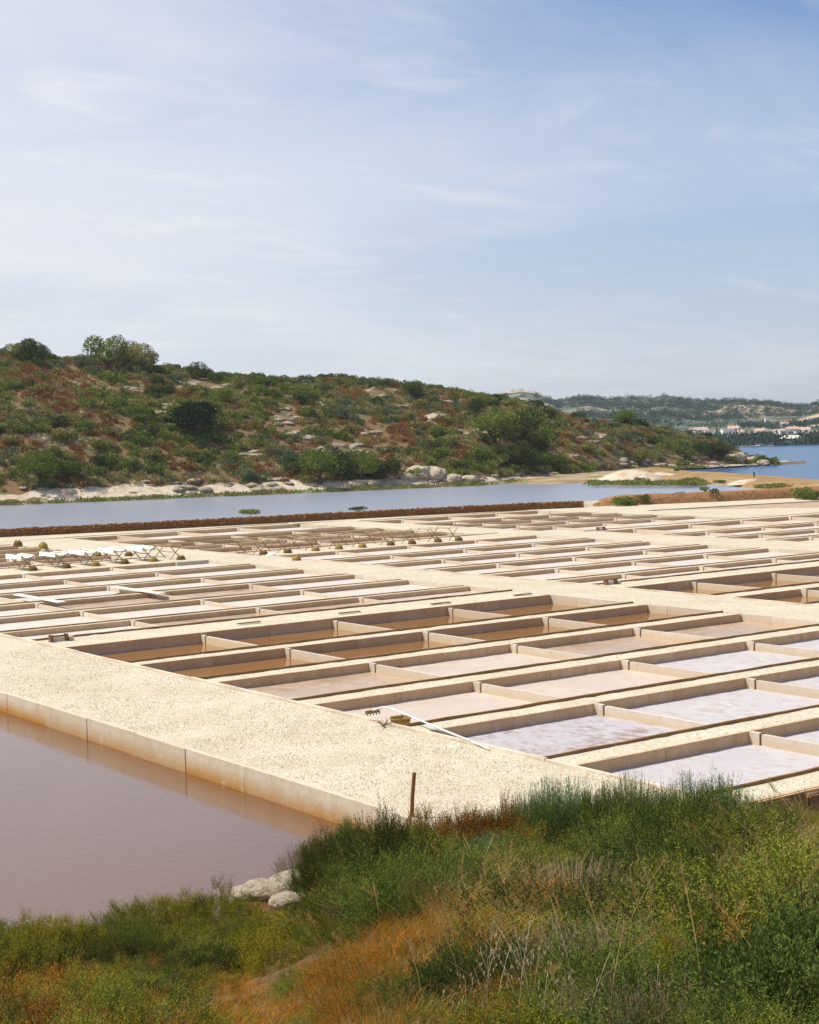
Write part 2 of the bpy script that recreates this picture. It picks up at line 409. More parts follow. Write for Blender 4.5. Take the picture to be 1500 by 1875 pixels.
H_DARK = leaf_mat('hill_dark_green', (0.054, 0.076, 0.020), (0.115, 0.142, 0.034), 0.12, 0.3)
H_GREEN = leaf_mat('hill_green', (0.109, 0.154, 0.029), (0.200, 0.240, 0.047), 0.15, 0.3)
H_OLIVE = leaf_mat('hill_olive', (0.195, 0.187, 0.057), (0.301, 0.271, 0.093), 0.15, 0.3)
H_BLUE = leaf_mat('hill_blue_green', (0.097, 0.137, 0.064), (0.186, 0.220, 0.108), 0.15, 0.3)
H_RUST = leaf_mat('hill_rusty_scrub', (0.207, 0.095, 0.034), (0.305, 0.152, 0.055), 0.12, 0.3)
H_GREY = leaf_mat('hill_grey_scrub', (0.244, 0.189, 0.134), (0.342, 0.268, 0.195), 0.12, 0.3)
FARWOOD = leaf_mat('far_wood', (0.030, 0.060, 0.046), (0.062, 0.098, 0.064), 0.0, 0.01, False)

#@@STRUCTURE
# ------------------------------------------------------------------ the setting: terrain, water, paths
def smooth_desc(hi, lo, x): return 1.0 - smooth(lo, hi, x)
def front_z(x, y):
    d = math.hypot(x, y)
    a = (math.degrees(math.atan2(y, x)) - 53.73 + 180) % 360 - 180
    if -90 < a < 90: D = 24.5 + 7.0 * smooth_desc(5.5, 0.0, a) + 2.5 * smooth_desc(-8, -14, a)
    else: D = 31.0
    z = 6.3 - max(0.0, d - 2.5) * 6.9 / (D - 2.5)
    z += (fbm(x * 0.5, y * 0.5, 3) - 0.5) * 0.5 * smooth(4, 8, d)
    return max(z, -0.68)
def front_at(px, py):                    # where the sight line through a photograph point meets the slope
    d = ray(px, py); t = 2.0
    while t < 60:
        p = EYE + d * t
        if p.z <= front_z(p.x, p.y): break
        t += 0.6
    lo, hi = t - 0.6, t
    for _ in range(6):
        m_ = (lo + hi) / 2; p = EYE + d * m_
        if p.z <= front_z(p.x, p.y): hi = m_
        else: lo = m_
    return EYE + d * hi
P = []
NA, ND = 120, 46
for i in range(NA):
    a = 2 * math.pi * i / (NA - 1)
    for j in range(ND):
        d = 0.3 + 41.0 * (j / (ND - 1)) ** 1.1
        x, y = d * math.cos(a), d * math.sin(a); P.append((x, y, front_z(x, y)))
struct('overgrown_slope', gridmesh('overgrown_slope', P, NA, ND), FRONTSOIL)

struct('ground', pydata('ground', [(-2500, -2500, -0.8), (3000, -2500, -0.8), (3000, 3000, -0.8), (-2500, 3000, -0.8)], [(0, 1, 2, 3)]), EARTH)
struct('sea_water', pydata('sea_water', [(105, 40, -0.6), (2900, -1500, -0.6), (2900, 2900, -0.6), (1500, 2900, -0.6), (100, 420, -0.6), (160, 190, -0.6)], [tuple(range(6))]), SEA)
struct('lagoon_water', pydata('lagoon_water', [(-150, 168, -0.35), (40, 133, -0.35), (76, 127, -0.35), (108, 119.5, -0.35), (118, 117, -0.35), (146, 114, -0.35), (165, 135, -0.35), (180, 160, -0.35), (192, 205, -0.35), (60, 265, -0.35), (-150, 330, -0.35)], [tuple(range(11))]), LAGOON)
struct('pond_water', pydata('pond_water', [(-45, 12, -0.6), (18.86, 12, -0.6), (18.86, 119, -0.6), (-45, 119, -0.6)], [(0, 1, 2, 3)]), POND)

def prism(name, poly, z0, z1):
    n = len(poly); V = [(x, y, z0) for x, y in poly] + [(x, y, z1) for x, y in poly]
    F = [tuple(range(n, 2 * n))] + [(i, (i + 1) % n, n + (i + 1) % n, n + i) for i in range(n)]
    return pydata(name, V, F)
def rect(x0, x1, y0, y1): return [(x0, y0), (x1, y0), (x1, y1), (x0, y1)]
def rough_slab(name, x0, x1, y0, y1, z0, z1, step, amp, seed):
    nx, ny = max(2, int((x1 - x0) / step) + 1), max(2, int((y1 - y0) / step) + 1)
    V = []
    for i in range(nx):
        for j in range(ny):
            x = x0 + (x1 - x0) * i / (nx - 1); y = y0 + (y1 - y0) * j / (ny - 1)
            e = 1.0 if 0 < i < nx - 1 and 0 < j < ny - 1 else 0.35
            V.append((x, y, z1 + (fbm(x * 1.3, y * 1.3, seed) - 0.5) * amp * e))
    F = [(i * ny + j, (i + 1) * ny + j, (i + 1) * ny + j + 1, i * ny + j + 1) for i in range(nx - 1) for j in range(ny - 1)]
    k = len(V); V += [(x0, y0, z0), (x1, y0, z0), (x1, y1, z0), (x0, y1, z0)]
    c = (0, (nx - 1) * ny, nx * ny - 1, ny - 1)
    F += [(k, k + 1) + tuple(i * ny for i in range(nx - 1, -1, -1)), (k + 2, k + 3) + tuple(i * ny + ny - 1 for i in range(nx)),
          (k + 1, k + 2) + tuple((nx - 1) * ny + j for j in range(ny - 1, -1, -1)), (k + 3, k) + tuple(range(ny))]
    return pydata(name, V, F)
struct('gravel_path', rough_slab('gravel_path', 18.99, 24.60, 21.0, 60.0, -0.7, 0.0, 0.45, 0.10, 1), GRAVEL)
struct('gravel_path', prism('gravel_path', rect(18.99, 24.60, 60.0, 119.5), -0.7, 0.0), GRAVEL)
struct('gravel_path', prism('gravel_path', rect(50.52, 54.50, 20.0, 91.5), -0.7, 0.0), GRAVEL)
struct('gravel_path', prism('gravel_path', rect(48.05, 54.40, 91.5, 123.4), -0.7, 0.003), GRAVEL)
struct('gravel_path', prism('gravel_path', rect(78.60, 83.62, 20.0, 91.3), -0.7, 0.0), GRAVEL)
struct('gravel_path', prism('gravel_path', rect(76.95, 82.25, 91.3, 122.0), -0.7, 0.003), GRAVEL)
struct('gravel_path', prism('gravel_path', rect(103.3, 108.0, 91.3, 117.0), -0.7, 0.0), GRAVEL)
struct('gravel_road', prism('gravel_road', [(-40, 119.6), (24.5, 119.6), (48.0, 119.7), (48.0, 123.5), (54.4, 124.2), (76.8, 123.2), (82.2, 122.2), (82.3, 120.5), (103.2, 120.4), (103.3, 117.1), (108.1, 117.0), (108.1, 108.8), (123, 107), (150, 101), (152, 108), (133, 112), (110.6, 119.6), (106, 121.6), (90.6, 124.4), (76.4, 126.6), (64.6, 128.2), (51.5, 131.0), (-40, 150)], -0.7, -0.004), GRAVEL)
struct('dry_brown_pan', pydata('dry_brown_pan', [(108.1, 91.4, -0.10), (150, 91.4, -0.10), (150, 100.9, -0.10), (123, 106.9, -0.10), (108.1, 108.7, -0.10)], [(0, 1, 2, 3, 4)]), DRYPAN)
struct('gravel_margin', prism('gravel_margin', [(103.4, 91.3), (103.4, 91.25), (150, 90.2), (150, 96.0), (119, 97.2), (110.0, 107.2), (108.05, 107.2), (108.05, 91.3)], -0.5, 0.006), GRAVEL)

# hill across the lagoon: foot line and crest surveyed along bearings
FOOT = [(-700, 238), (-300, 228), (0, 225), (330, 230), (560, 236), (750, 243), (880, 249), (980, 262), (1050, 268), (1120, 285), (1190, 312), (1230, 320), (1300, 326), (1400, 340), (1450, 352), (1475, 356)]
CREST = [(-700, 640), (-300, 645), (0, 665), (60, 657), (100, 667), (200, 672), (310, 684), (400, 697), (500, 702), (600, 703), (700, 708), (800, 716), (900, 731), (950, 740), (1000, 755), (1050, 766), (1100, 774), (1150, 779), (1200, 788), (1250, 797), (1290, 805), (1330, 815), (1360, 828), (1385, 842), (1440, 849), (1475, 852)]
DEPTH = [(-700, 120), (0, 110), (600, 105), (1000, 80), (1200, 52), (1300, 36), (1400, 14), (1475, 6)]
def hill_pt(px, v):
    b = bearing(px); d0 = interp(FOOT, px); dd = interp(DEPTH, px); d = d0 + dd * v
    zr = 8.0 + (d0 + dd) * (horizon(px) - interp(CREST, px)) / FPX
    if v <= 1: s = math.sin(math.pi / 2 * max(0, v) ** 0.85)
    else: s = max(0.0, 1.0 - 0.55 * (v - 1) ** 2)
    z = -0.5 + (zr + 0.5) * s if zr > 0 else zr * s
    x, y = b.x * d, b.y * d
    amp = min(1.0, v * 4) * min(1.0, max(0.05, (zr + 0.5) / 6.0))
    z += (fbm(x * 0.06, y * 0.06, 5, 5) - 0.5) * 3.4 * amp * (1 if 0.02 < v < 1.2 else 0.6)
    return Vector((x, y, z))
P = []; U = [-700 + 2175 * i / 240 for i in range(241)]; Vv = [-0.04 + 1.9 * j / 48 for j in range(49)]
for u in U:
    for v in Vv: P.append(hill_pt(u, v) if v > 0 else hill_pt(u, 0) + Vector((-0.6 * bearing(u).x * 3, -0.6 * bearing(u).y * 3, -0.6)))
struct('scrub_hill', gridmesh('scrub_hill', P, len(U), len(Vv)), HILLSOIL)

# hills beyond the bay
FCREST = [(-700, 745), (300, 745), (700, 742), (850, 735), (932, 716), (960, 713), (992, 721), (1020, 733), (1052, 728), (1080, 724), (1108, 731), (1156, 726), (1192, 729), (1220, 723), (1252, 730), (1284, 734), (1340, 733), (1400, 737), (1460, 744), (1476, 743), (1500, 738), (1600, 731), (1750, 742), (1950, 750), (2400, 770)]
def far_pt(px, v):
    b = bearing(px); d = 652.0 + 900.0 * v
    zr = 8.0 + 1552.0 * (horizon(px) - interp(FCREST, px)) / FPX
    s = 0.30 * v + 0.70 * v ** 1.7 if v <= 1 else 1.0 - 0.25 * (v - 1)
    x, y = b.x * d, b.y * d
    z = -0.5 + zr * s + (fbm(x * 0.008, y * 0.008, 9, 4) - 0.5) * 16 * min(1, v * 3) * (1 - 0.75 * smooth(0.7, 1.0, v))
    if v < 0: z = -2
    return Vector((x, y, z))
P = []; U2 = [-700 + 3100 * i / 260 for i in range(261)]; V2 = [-0.03 + 1.5 * j / 60 for j in range(61)]
for u in U2:
    for v in V2: P.append(far_pt(u, v))
struct('far_hills', gridmesh('far_hills', P, len(U2), len(V2)), FARHILL)

# dry spit of land between lagoon and sea
SP = [((930, 886), (930, 872)), ((990, 889), (1000, 868)), ((1040, 888), (1070, 862)), ((1075, 888), (1130, 857)), ((1105, 891), (1195, 854)), ((1200, 890), (1240, 861)), ((1280, 889), (1290, 868)), ((1340, 891), (1345, 872)), ((1385, 898), (1385, 874.5)), ((1440, 908), (1440, 878)), ((1500, 916), (1500, 881.5)), ((1620, 926), (1620, 890)), ((1850, 945), (1850, 906))]
P = []
fine = []
for k in range(len(SP) - 1):
    for t in range(6):
        f = t / 6
        fine.append([tuple(SP[k][s][c] * (1 - f) + SP[k + 1][s][c] * f for c in (0, 1)) for s in (0, 1)])
fine.append([SP[-1][0], SP[-1][1]])
for a, b in fine:
    A, B = at(*a, -0.4), at(*b, -0.4)
    for j in range(9):
        t = j / 8; p = A.lerp(B, t)
        h = 1.0 * min(1, t * 5) * min(1, (1 - t) * 5) + (fbm(p.x * 0.25, p.y * 0.25, 4) - 0.5) * 0.5
        P.append((p.x, p.y, -0.7 + h + (0.15 if 0 < j < 8 else -0.1)))
kc = 24 * 9
struct('sandy_shore', gridmesh('sandy_shore', P[:kc + 9], 25, 9), SANDY)
struct('dry_spit', gridmesh('dry_spit', P[kc:], len(fine) - 24, 9), SPIT)
def mound(name, px, py, z0, rx, ry, h, mat, seed):
    c = at(px, py, z0); P = []
    for i in range(25):
        a = 2 * math.pi * i / 24
        for j in range(8):
            r = j / 7; w = 1 + 0.18 * (fbm(math.cos(a) * 2 + seed, math.sin(a) * 2, seed) - 0.5) * 2
            x, y = c.x + CX.x * math.cos(a) * rx * r * w - CX.y * math.sin(a) * ry * r * w, c.y + CX.y * math.cos(a) * rx * r * w + CX.x * math.sin(a) * ry * r * w
            P.append((x, y, z0 - 0.2 + (h + 0.2) * (1 - r * r) ** 0.9 + (fbm(x, y, seed) - .5) * 0.25 * (1 - r)))
    struct(name, gridmesh(name, P, 25, 8), mat)
mound('sand_mound', 1158, 878, 0.2, 5.6, 6, 1.5, SAND, 2)
mound('sand_mound', 1210, 872, 0.2, 3.8, 5, 0.6, SAND, 6)
mound('sand_mound', 1372, 884, 0.1, 3.0, 2.5, 0.5, SAND, 9)

# earth bank beyond the far pans, with the sandy ramp in its gap
def ridge(name, pts, h, w, mat, seed, kind='structure'):
    P = []; n = 0
    for k in range(len(pts) - 1):
        A, B = Vector(pts[k]), Vector(pts[k + 1]); nn = (B - A).orthogonal().normalized()
        if nn.y < 0: nn = -nn
        for t in range(10 + (k == len(pts) - 2)):
            f = t / 10; c = A.lerp(B, f); e = min(1.0, (k * 10 + t) / 6.0, ((len(pts) - 1) * 10 - k * 10 - t) / 6.0); n += 1
            for (o, zz) in ((0, -0.05), (0.30, 0.45), (0.75, 0.92), (1.3, 1.0), (w - 0.8, 0.9), (w, -0.2), (w + 1.6, -0.75)):
                q = c + nn * o; P.append((q.x, q.y, (zz if zz < 0 else zz * h * (0.25 + 0.75 * e) + (fbm(q.x * 0.9, q.y * 0.9, seed) - 0.5) * 0.3)))
    return struct(name, gridmesh(name, P, n, 7), mat)
ridge('earth_bank', [(111.4, 119.3), (117, 116.6), (126, 113.5), (135, 111.8), (149, 107.5)], 1.05, 4.0, BANK, 3)
ridge('sandy_ramp', [(107.5, 122.5), (111.5, 119.6), (114, 118.6)], 0.5, 4.0, SAND, 8)

#@@ salt works -----------------------------------------------------
ORD = ['first', 'second', 'third', 'fourth', 'fifth', 'sixth', 'seventh', 'eighth', 'ninth', 'tenth', 'eleventh', 'twelfth', 'thirteenth']
_boxes = {}
def ubox(sx, sy, sz):                                   # shared box mesh, origin at its low corner
    k = (round(sx, 3), round(sy, 3), round(sz, 3))
    if k not in _boxes: _boxes[k] = pydata('slab', *boxdata(0, k[0], 0, k[1], 0, k[2]))
    return _boxes[k]
def part(name, me, mat, parent, loc=(0, 0, 0), label=None):
    o = bpy.data.objects.new(name, me); col.objects.link(o); o.parent = parent; o.location = loc
    if not me.materials: me.materials.append(mat)
    elif me.materials[0] != mat:
        o.material_slots[0].link = 'OBJECT'; o.material_slots[0].material = mat
    if label: o['label'] = label
    return o
def gravel_strip(x0, x1, y0, y1, z, step, amp, seed):
    nx = max(2, int((x1 - x0) / step)); ny = max(2, int((y1 - y0) / 0.3)) + 1
    P = []
    for i in range(nx):
        for j in range(ny):
            x = x0 + (x1 - x0) * i / (nx - 1); y = y0 + (y1 - y0) * j / (ny - 1)
            P.append((x, y, z + (fbm(x * 2.1, y * 2.1, seed) - 0.45) * amp))
    return gridmesh('gravel_top', P, nx, ny)
def dike(x0, x1, yf, yb, zf, label, group, detail, big):
    t = thing('salt_pan_dike', label, 'dike', (x0, yf, 0), 0, group)
    L, W = x1 - x0, yb - yf
    part('core', pydata('core', *boxdata(0.002, L - 0.002, 0.095, W - 0.062, zf - 0.2, -0.035)), CONC, t)
    if detail:
        n = max(1, round(L / 3.2)); l = L / n
        for k in range(n):
            part('concrete_panel', ubox(l - 0.014, 0.092, -zf + 0.2), CONC, t, (k * l + 0.007, random.uniform(-0.006, 0.006), zf - 0.2 + random.uniform(-0.008, 0.008)))
    else:
        part('concrete_face', pydata('concrete_face', *boxdata(0, L, 0, 0.092, zf - 0.2, 0.0)), CONC, t)
    part('gravel_top', gravel_strip(0, L, 0.094, W - 0.064, -0.012, 0.35 if detail else 1.2, 0.05 if detail else 0.03, yf), GRAVEL_FINE, t)
    # low kerb along the far edge, a little crooked
    V, F = [], []
    n = max(2, int(L / (0.8 if detail else 2.5)))
    kh = 0.066 if detail else 0.042
    for i in range(n + 1):
        x = L * i / n; dy = random.uniform(-0.008, 0.008); dz = random.uniform(-0.012, 0.012)
        V += [(x, W - 0.06 + dy, zf - 0.2), (x, W + dy, zf - 0.2), (x, W + dy, kh + dz), (x, W - 0.06 + dy, kh + dz)]
    for i in range(n):
        a, b = i * 4, i * 4 + 4
        F += [(a + 3, b + 3, b + 2, a + 2), (a, b, b + 3, a + 3), (a + 1, a + 2, b + 2, b + 1)]
    F += [(0, 3, 2, 1), (n * 4, n * 4 + 1, n * 4 + 2, n * 4 + 3)]
    part('kerb', pydata('kerb', V, F), KERB if detail else KERB_FAR, t)
    return t
def divider(x, y0, y1, zt, zf, label, group, detail):
    t = thing('pan_divider', label, 'low wall', (x, y0, 0), 0, group)
    L = y1 - y0 - 0.012
    s = L - 0.42
    part('wall_slab', pydata('wall_slab', *boxdata(-0.06, 0.06, 0.004, s, zf - 0.2, zt)), CONC_PALE, t)
    part('gate_pier', pydata('gate_pier', *boxdata(-0.075, 0.075, s + 0.07, L, zf - 0.2, zt + 0.02)), CONC_PALE, t)
    part('sluice_board', pydata('sluice_board', *boxdata(-0.035, 0.035, s + 0.003, s + 0.067, zf - 0.2, zt + (0.03 if detail else 0.0))), SLUICE, t)
    return t
def block(bname, x0, x1, cross, rows, floors, mats, detail, dgroup, wgroup, first_y=None):
    # rows: (front, back) of each dike from near to far; floors/mats: one per gap after that dike
    prev = first_y
    di = 0
    for r, (yf, yb) in enumerate(rows):
        zf_below = floors[r][0] if r < len(floors) else -0.3
        if prev is not None:
            z, zt = floors[r]
            xs = [x0 - 0.05] + list(cross) + [x1 + 0.05]
            for k in range(len(xs) - 1):
                mm = mats[r]; mm = mm[min(k, len(mm) - 1)] if isinstance(mm, (list, tuple)) else mm
                nm = 'brine_water' if mm in (BRINE,) else ('wet_salt_floor' if mm in (SALT_WET,) else 'salt_crust')
                if detail and nm != 'brine_water':
                    GX = max(3, int((xs[k + 1] - xs[k]) / .3)); GY = max(3, int((yf - prev) / .3))
                    GP = [(xs[k] + (xs[k + 1] - xs[k]) * a_ / GX, prev - .03 + (yf - prev + .06) * b_ / GY) for a_ in range(GX + 1) for b_ in range(GY + 1)]
                    GP = [(gx, gy, z + (fbm(gx * 1.7, gy * 1.7, 31) - .5) * .02 + 0.045 * max(0.0, 1 - min(gy - prev, yf - gy, gx - xs[k], xs[k + 1] - gx) / .55) * fbm(gx * 2.3, gy * 2.3, 13)) for gx, gy in GP]
                    struct(nm, gridmesh(nm, GP, GX + 1, GY + 1), mm); continue
                struct(nm, pydata(nm, [(xs[k], prev - 0.03, z), (xs[k + 1], prev - 0.03, z), (xs[k + 1], yf + 0.03, z), (xs[k], yf + 0.03, z)], [(0, 1, 2, 3)]), mm)
            for k, cx in enumerate(cross):
                divider(cx + random.uniform(-.03, .03), prev, yf, zt, z, 'pale cross wall, %s from left in %s pan row of %s' % (ORD[k], ORD[r - (first_y is None)], bname), wgroup, detail)
        wide = (yb - yf) > 2
        desc = 'broad gravel-topped bank' if wide else ('gravel-topped concrete dike' if yb - yf > 0.8 else 'narrow concrete dike')
        dike(x0, x1, yf, yb, zf_below if prev is not None else -0.3, '%s, %s from the front in %s' % (desc, ORD[di], bname), dgroup, detail, wide)
        di += 1
        prev = yb

L0, L1, BG, UP = (-0.34, -0.03), (-0.36, -0.03), (-0.45, -0.12), (-0.24, -0.03)
block('the near block', 24.76, 50.36, (31.1, 37.65, 44.1),
      [(22.25, 23.35), (27.5, 28.6), (33.4, 34.4), (39.1, 40.2), (45.0, 46.05), (50.55, 51.5), (57.2, 60.1)],
      [L0, L0, L0, L0, L0, L1, BG], [None, SALT, [SALT_DIRTY, SALT], [SALT_CREAM, SALT_CREAM, SALT], [SALT_WET, SALT_CREAM, SALT_WET, SALT_WET], BRINE, BRINE],
      True, 'gravel-topped dikes of the near block', 'cross walls of the near block')
block('the near shallow rows', 24.76, 50.36, (31.0, 37.5, 43.4),
      [(63.55, 64.05), (68.95, 69.6), (74.25, 74.9), (79.7, 80.3), (85.4, 85.9), (91.7, 97.0)],
      [UP] * 6, [[SALT_FAR, SALT_WET, SALT_WET, SALT_CREAM], SALT_FAR, [SALT_FAR, SALT_WET, SALT_WET, SALT_FAR], SALT_FAR, SALT_FAR, SALT_FAR],
      False, 'narrow dikes of the shallow rows', 'cross walls of the shallow rows', 60.1)
block('the middle block', 54.76, 78.46, (60.0, 66.2, 72.4),
      [(38.6, 39.7), (44.3, 45.4), (49.7, 51.0), (56.9, 59.1)], [L0, L0, L0, BG], [None, SALT_CREAM, BRINE, BRINE],
      True, 'dikes of the middle block', 'cross walls of the middle block')
block('the middle shallow rows', 54.76, 78.46, (60.0, 66.2, 72.4),
      [(62.2, 62.8), (67.7, 68.4), (73.0, 73.7), (78.5, 79.15), (84.1, 84.75), (90.6, 95.2)], [UP] * 6, [SALT_FAR] * 6,
      False, 'narrow dikes in front of the racks', 'cross walls in front of the racks', 59.1)
block('the right block', 83.86, 126, (88.0, 94.3, 100.6, 106.8, 113.0, 119.2),
      [(62.2, 62.8), (67.2, 67.8), (72.2, 72.8), (76.8, 77.4), (82.0, 82.6), (89.8, 91.1)], [UP] * 5 + [L0], [None] + [SALT_FAR] * 5,
      False, 'dikes of the right-hand block', 'cross walls of the right-hand block')
block('the far right block', 82.36, 103.2, (86.3, 92.0, 97.8),
      [(97.5, 98.0), (102.2, 102.7), (106.8, 107.3), (111.0, 111.5), (119.0, 120.3)], [UP] * 4 + [L0], [SALT_FAR] * 5,
      False, 'dikes of the far right block', 'cross walls of the far right block', 91.1)
block('the block behind bare racks', 54.5, 76.86, (58.7, 64.5, 70.5),
      [(99.8, 100.3), (104.2, 104.7), (108.6, 109.1), (113.0, 113.5), (122.4, 123.9)], [UP] * 4 + [L0], [DRYPAN, SALT_FAR, DRYPAN, SALT_FAR, [DRYPAN, SALT_FAR]],
      False, 'dikes behind the bare racks', 'cross walls behind the bare racks', 95.2)
block('the block behind white cloths', 24.8, 47.9, (30.5, 36.5, 42.0),
      [(101.1, 101.6), (105.4, 105.9), (109.5, 110.0), (113.5, 114.0), (118.0, 119.4)], [UP] * 5, [SALT_FAR] * 5,
      False, 'dikes behind the white cloths', 'cross walls behind the white cloths', 97.0)

# kerbs along the path edges and the retaining wall of each path, in slabs
def kerb_run(x, y0, y1, w, h, mat, label, group=None):
    t = thing('path_kerb', label, 'kerb', (x, y0, 0), 0, group)
    n = max(1, round((y1 - y0) / 3.0)); l = (y1 - y0) / n
    for k in range(n):
        part('kerb_stone', ubox(w, l - 0.012, 0.7 + h), mat, t, (random.uniform(-0.008, 0.008), k * l + 0.006, -0.7 + random.uniform(-0.012, 0.012)))
kerb_run(24.615, 22.3, 118, 0.11, 0.075, KERB_PALE, 'pale kerb between the broad gravel path and the near pans')
kerb_run(54.515, 30, 91.4, 0.11, 0.07, KERB_PALE, 'pale kerb on the far side of the central gravel path')
kerb_run(83.635, 40, 89.7, 0.11, 0.06, KERB_PALE, 'pale kerb on the far side of the third gravel path')
kerb_run(50.385, 22.3, 91.4, 0.12, 0.004, CONC_PALE, 'pale retaining wall of the central gravel path')
kerb_run(78.475, 30, 91.2, 0.115, 0.004, CONC_PALE, 'pale retaining wall of the third gravel path')
kerb_run(47.92, 97.1, 119.4, 0.12, 0.004, CONC_PALE, 'pale retaining wall behind the white cloths')
t = thing('pond_wall', 'long pale concrete wall holding the broad gravel path above the brown pond', 'wall', (18.86, 20.8, 0))
for k in range(26):
    part('concrete_panel', ubox(0.12, 2.986, 0.95), POND_CONC, t, (random.uniform(-0.012, 0.012), k * 3.0, -0.93 + random.uniform(-0.014, 0.014)))

# brown stone wall below the front dike at the right
t = thing('front_stone_wall', 'brown stone block wall below the nearest dike at the right edge', 'wall', (25.6, 22.02, 0))
part('wall_body', pydata('wall_body', *boxdata(-0.3, 25, 0.165, 0.215, -0.75, -0.02)), CONC, t)
x = 0.0
for k in range(22):
    w = random.uniform(0.85, 1.25)
    me = pydata('block', *boxdata(0, w, 0, 0.15, 0, 0.60)); bm = bmesh.new(); bm.from_mesh(me)
    bmesh.ops.bevel(bm, geom=bm.edges[:], offset=0.04, segments=2, affect='EDGES')
    for v in bm.verts: v.co += Vector((random.uniform(-.015, .015), random.uniform(-.02, .02), random.uniform(-.03, .03)))
    bm.to_mesh(me); bm.free()
    part('block', me, FRONTBLOCK, t, (x, -0.03 + random.uniform(-.02, .02), -0.64 + random.uniform(-.03, .03))); x += w + random.uniform(0.02, 0.14)

# dry stone wall along the lagoon: a body and its many small stones
WALL = [(22, 135.5), (51.5, 129.9), (64.6, 127.2), (76.4, 125.4), (90.6, 123.2), (104, 120.9), (109.6, 118.9)]
t = thing('dry_stone_wall', 'long low brown dry stone wall along the near shore of the lagoon', 'wall', (0, 0, 0))
V, F, SQ = [], [], []
def rock_v(c, r, seed):
    rr = random.Random(seed); vs = []
    for i, dz in enumerate((-0.5, 0.5)):
        for k in range(4):
            a = math.pi / 2 * k + rr.uniform(-.3, .3); vs.append((c[0] + math.cos(a) * r * rr.uniform(.8, 1.3), c[1] + math.sin(a) * r * rr.uniform(.8, 1.3), c[2] + dz * r * rr.uniform(.7, 1.0)))
    return vs, [(0, 3, 2, 1), (4, 5, 6, 7), (0, 1, 5, 4), (1, 2, 6, 5), (2, 3, 7, 6), (3, 0, 4, 7)]
SV, SF = [], []
for k in range(len(WALL) - 1):
    A, B = Vector(WALL[k]), Vector(WALL[k + 1]); d = (B - A).normalized(); nn = Vector((-d.y, d.x))
    b = len(V)
    for q in (A, B):
        for (o, z) in ((0.0, -0.3), (0.12, 0.66), (0.75, 0.66), (0.9, -0.6)): V.append((q.x + nn.x * o, q.y + nn.y * o, z))
    F += [(b + j, b + 4 + j, b + 5 + j, b + 1 + j) for j in range(3)]
    n = int((B - A).length / 0.30)
    for i in range(n):
        for (lay, zz) in enumerate((0.08, 0.26, 0.43, 0.57, 0.64)):
            q = A + d * ((i + random.uniform(-.3, .3) + 0.5 * (lay % 2)) * 0.30) + nn * (0.05 + lay * 0.025 + (random.uniform(0.0, 0.6) if lay == 4 else random.uniform(-.04, .04)))
            v, f = rock_v((q.x, q.y, zz + random.uniform(-.03, .03)), random.uniform(.11, .19), random.random()); kk = len(SV); SV += v; SF += [tuple(a + kk for a in g) for g in f]
part('wall_body', pydata('wall_body', V, F), BANK, t)
o = part('wall_stones', pydata('wall_stones', SV, SF), WALLSTONE, t); o['kind'] = 'stuff'

# loose stones on the near path
pts = RNG.uniform((19.1, 22.0), (24.55, 58.0), (10000, 2))
Q = []
for (x, y) in pts:
    r = random.uniform(0.010, 0.026); z = 0.010
    a = random.uniform(0, 6.28); c, s_ = math.cos(a) * r, math.sin(a) * r
    top = (x, y, z + r * 0.55); b0, b1, b2, b3 = (x + c, y + s_, z - .01), (x - s_, y + c, z - .01), (x - c, y - s_, z - .01), (x + s_, y - c, z - .01)
    Q.append((b0, b1, top, top)); Q.append((b1, b2, top, top)); Q.append((b2, b3, top, top)); Q.append((b3, b0, top, top))
Qa = np.array(Q, dtype=np.float32)
me = bpy.data.meshes.new('path_stones'); n = len(Qa)
me.from_pydata(Qa[:, :3].reshape(-1, 3).tolist(), [], [(3 * i, 3 * i + 1, 3 * i + 2) for i in range(n)])
link('path_stones', me, STONE_BITS, kind='stuff')
# ------------------------------------------------------------------ things on the banks and paths
def copy_thing(o, loc, rz, label, group=None):
    c = o.copy(); col.objects.link(c); c.location = loc; c.rotation_euler = (0, 0, rz); c['label'] = label
    if group: c['group'] = group
    for ch in list(o.children):
        d = ch.copy(); col.objects.link(d); d.parent = c
        for g in list(ch.children):
            e = g.copy(); col.objects.link(e); e.parent = d
    return c

# drying racks: two crossed frames joined by poles
def make_rack(label, group):
    t = thing('drying_rack', label, 'wooden rack', group=group)
    for y in (0.0, 2.15):
        for s in (-1, 1):
            V, F = tube([(s * 0.44, y + 0.03 * s, 0.0), (s * 0.02, y + 0.03 * s, 0.42), (-s * 0.42, y + 0.03 * s, 0.92)], [0.035, 0.033, 0.028], 6)
            part('leg', pydata('leg', V, F), WOOD, t)
    V, F = tube([(0, -0.05, 0.47), (0.01, 1.1, 0.44), (0, 2.2, 0.47)], 0.03, 6); part('ridge_pole', pydata('ridge_pole', V, F), WOOD, t)
    for s in (-1, 1):
        V, F = tube([(s * 0.40, -0.2, 0.90), (s * 0.39, 1.1, 0.87), (s * 0.40, 2.35, 0.90)], [0.024, 0.028, 0.024], 6)
        part('carrying_pole', pydata('carrying_pole', V, F), POLE, t)
    return t
ra = [(38.9, 94.3), (41.2, 94.3), (43.2, 94.25), (45.25, 94.2), (47.35, 94.2), (49.25, 93.9)]
rb = [(55.1, 92.9), (57.0, 92.8), (59.3, 92.8), (61.2, 92.7), (63.1, 92.5), (65.6, 92.5), (67.3, 92.2), (69.6, 92.1), (71.4, 91.9)]
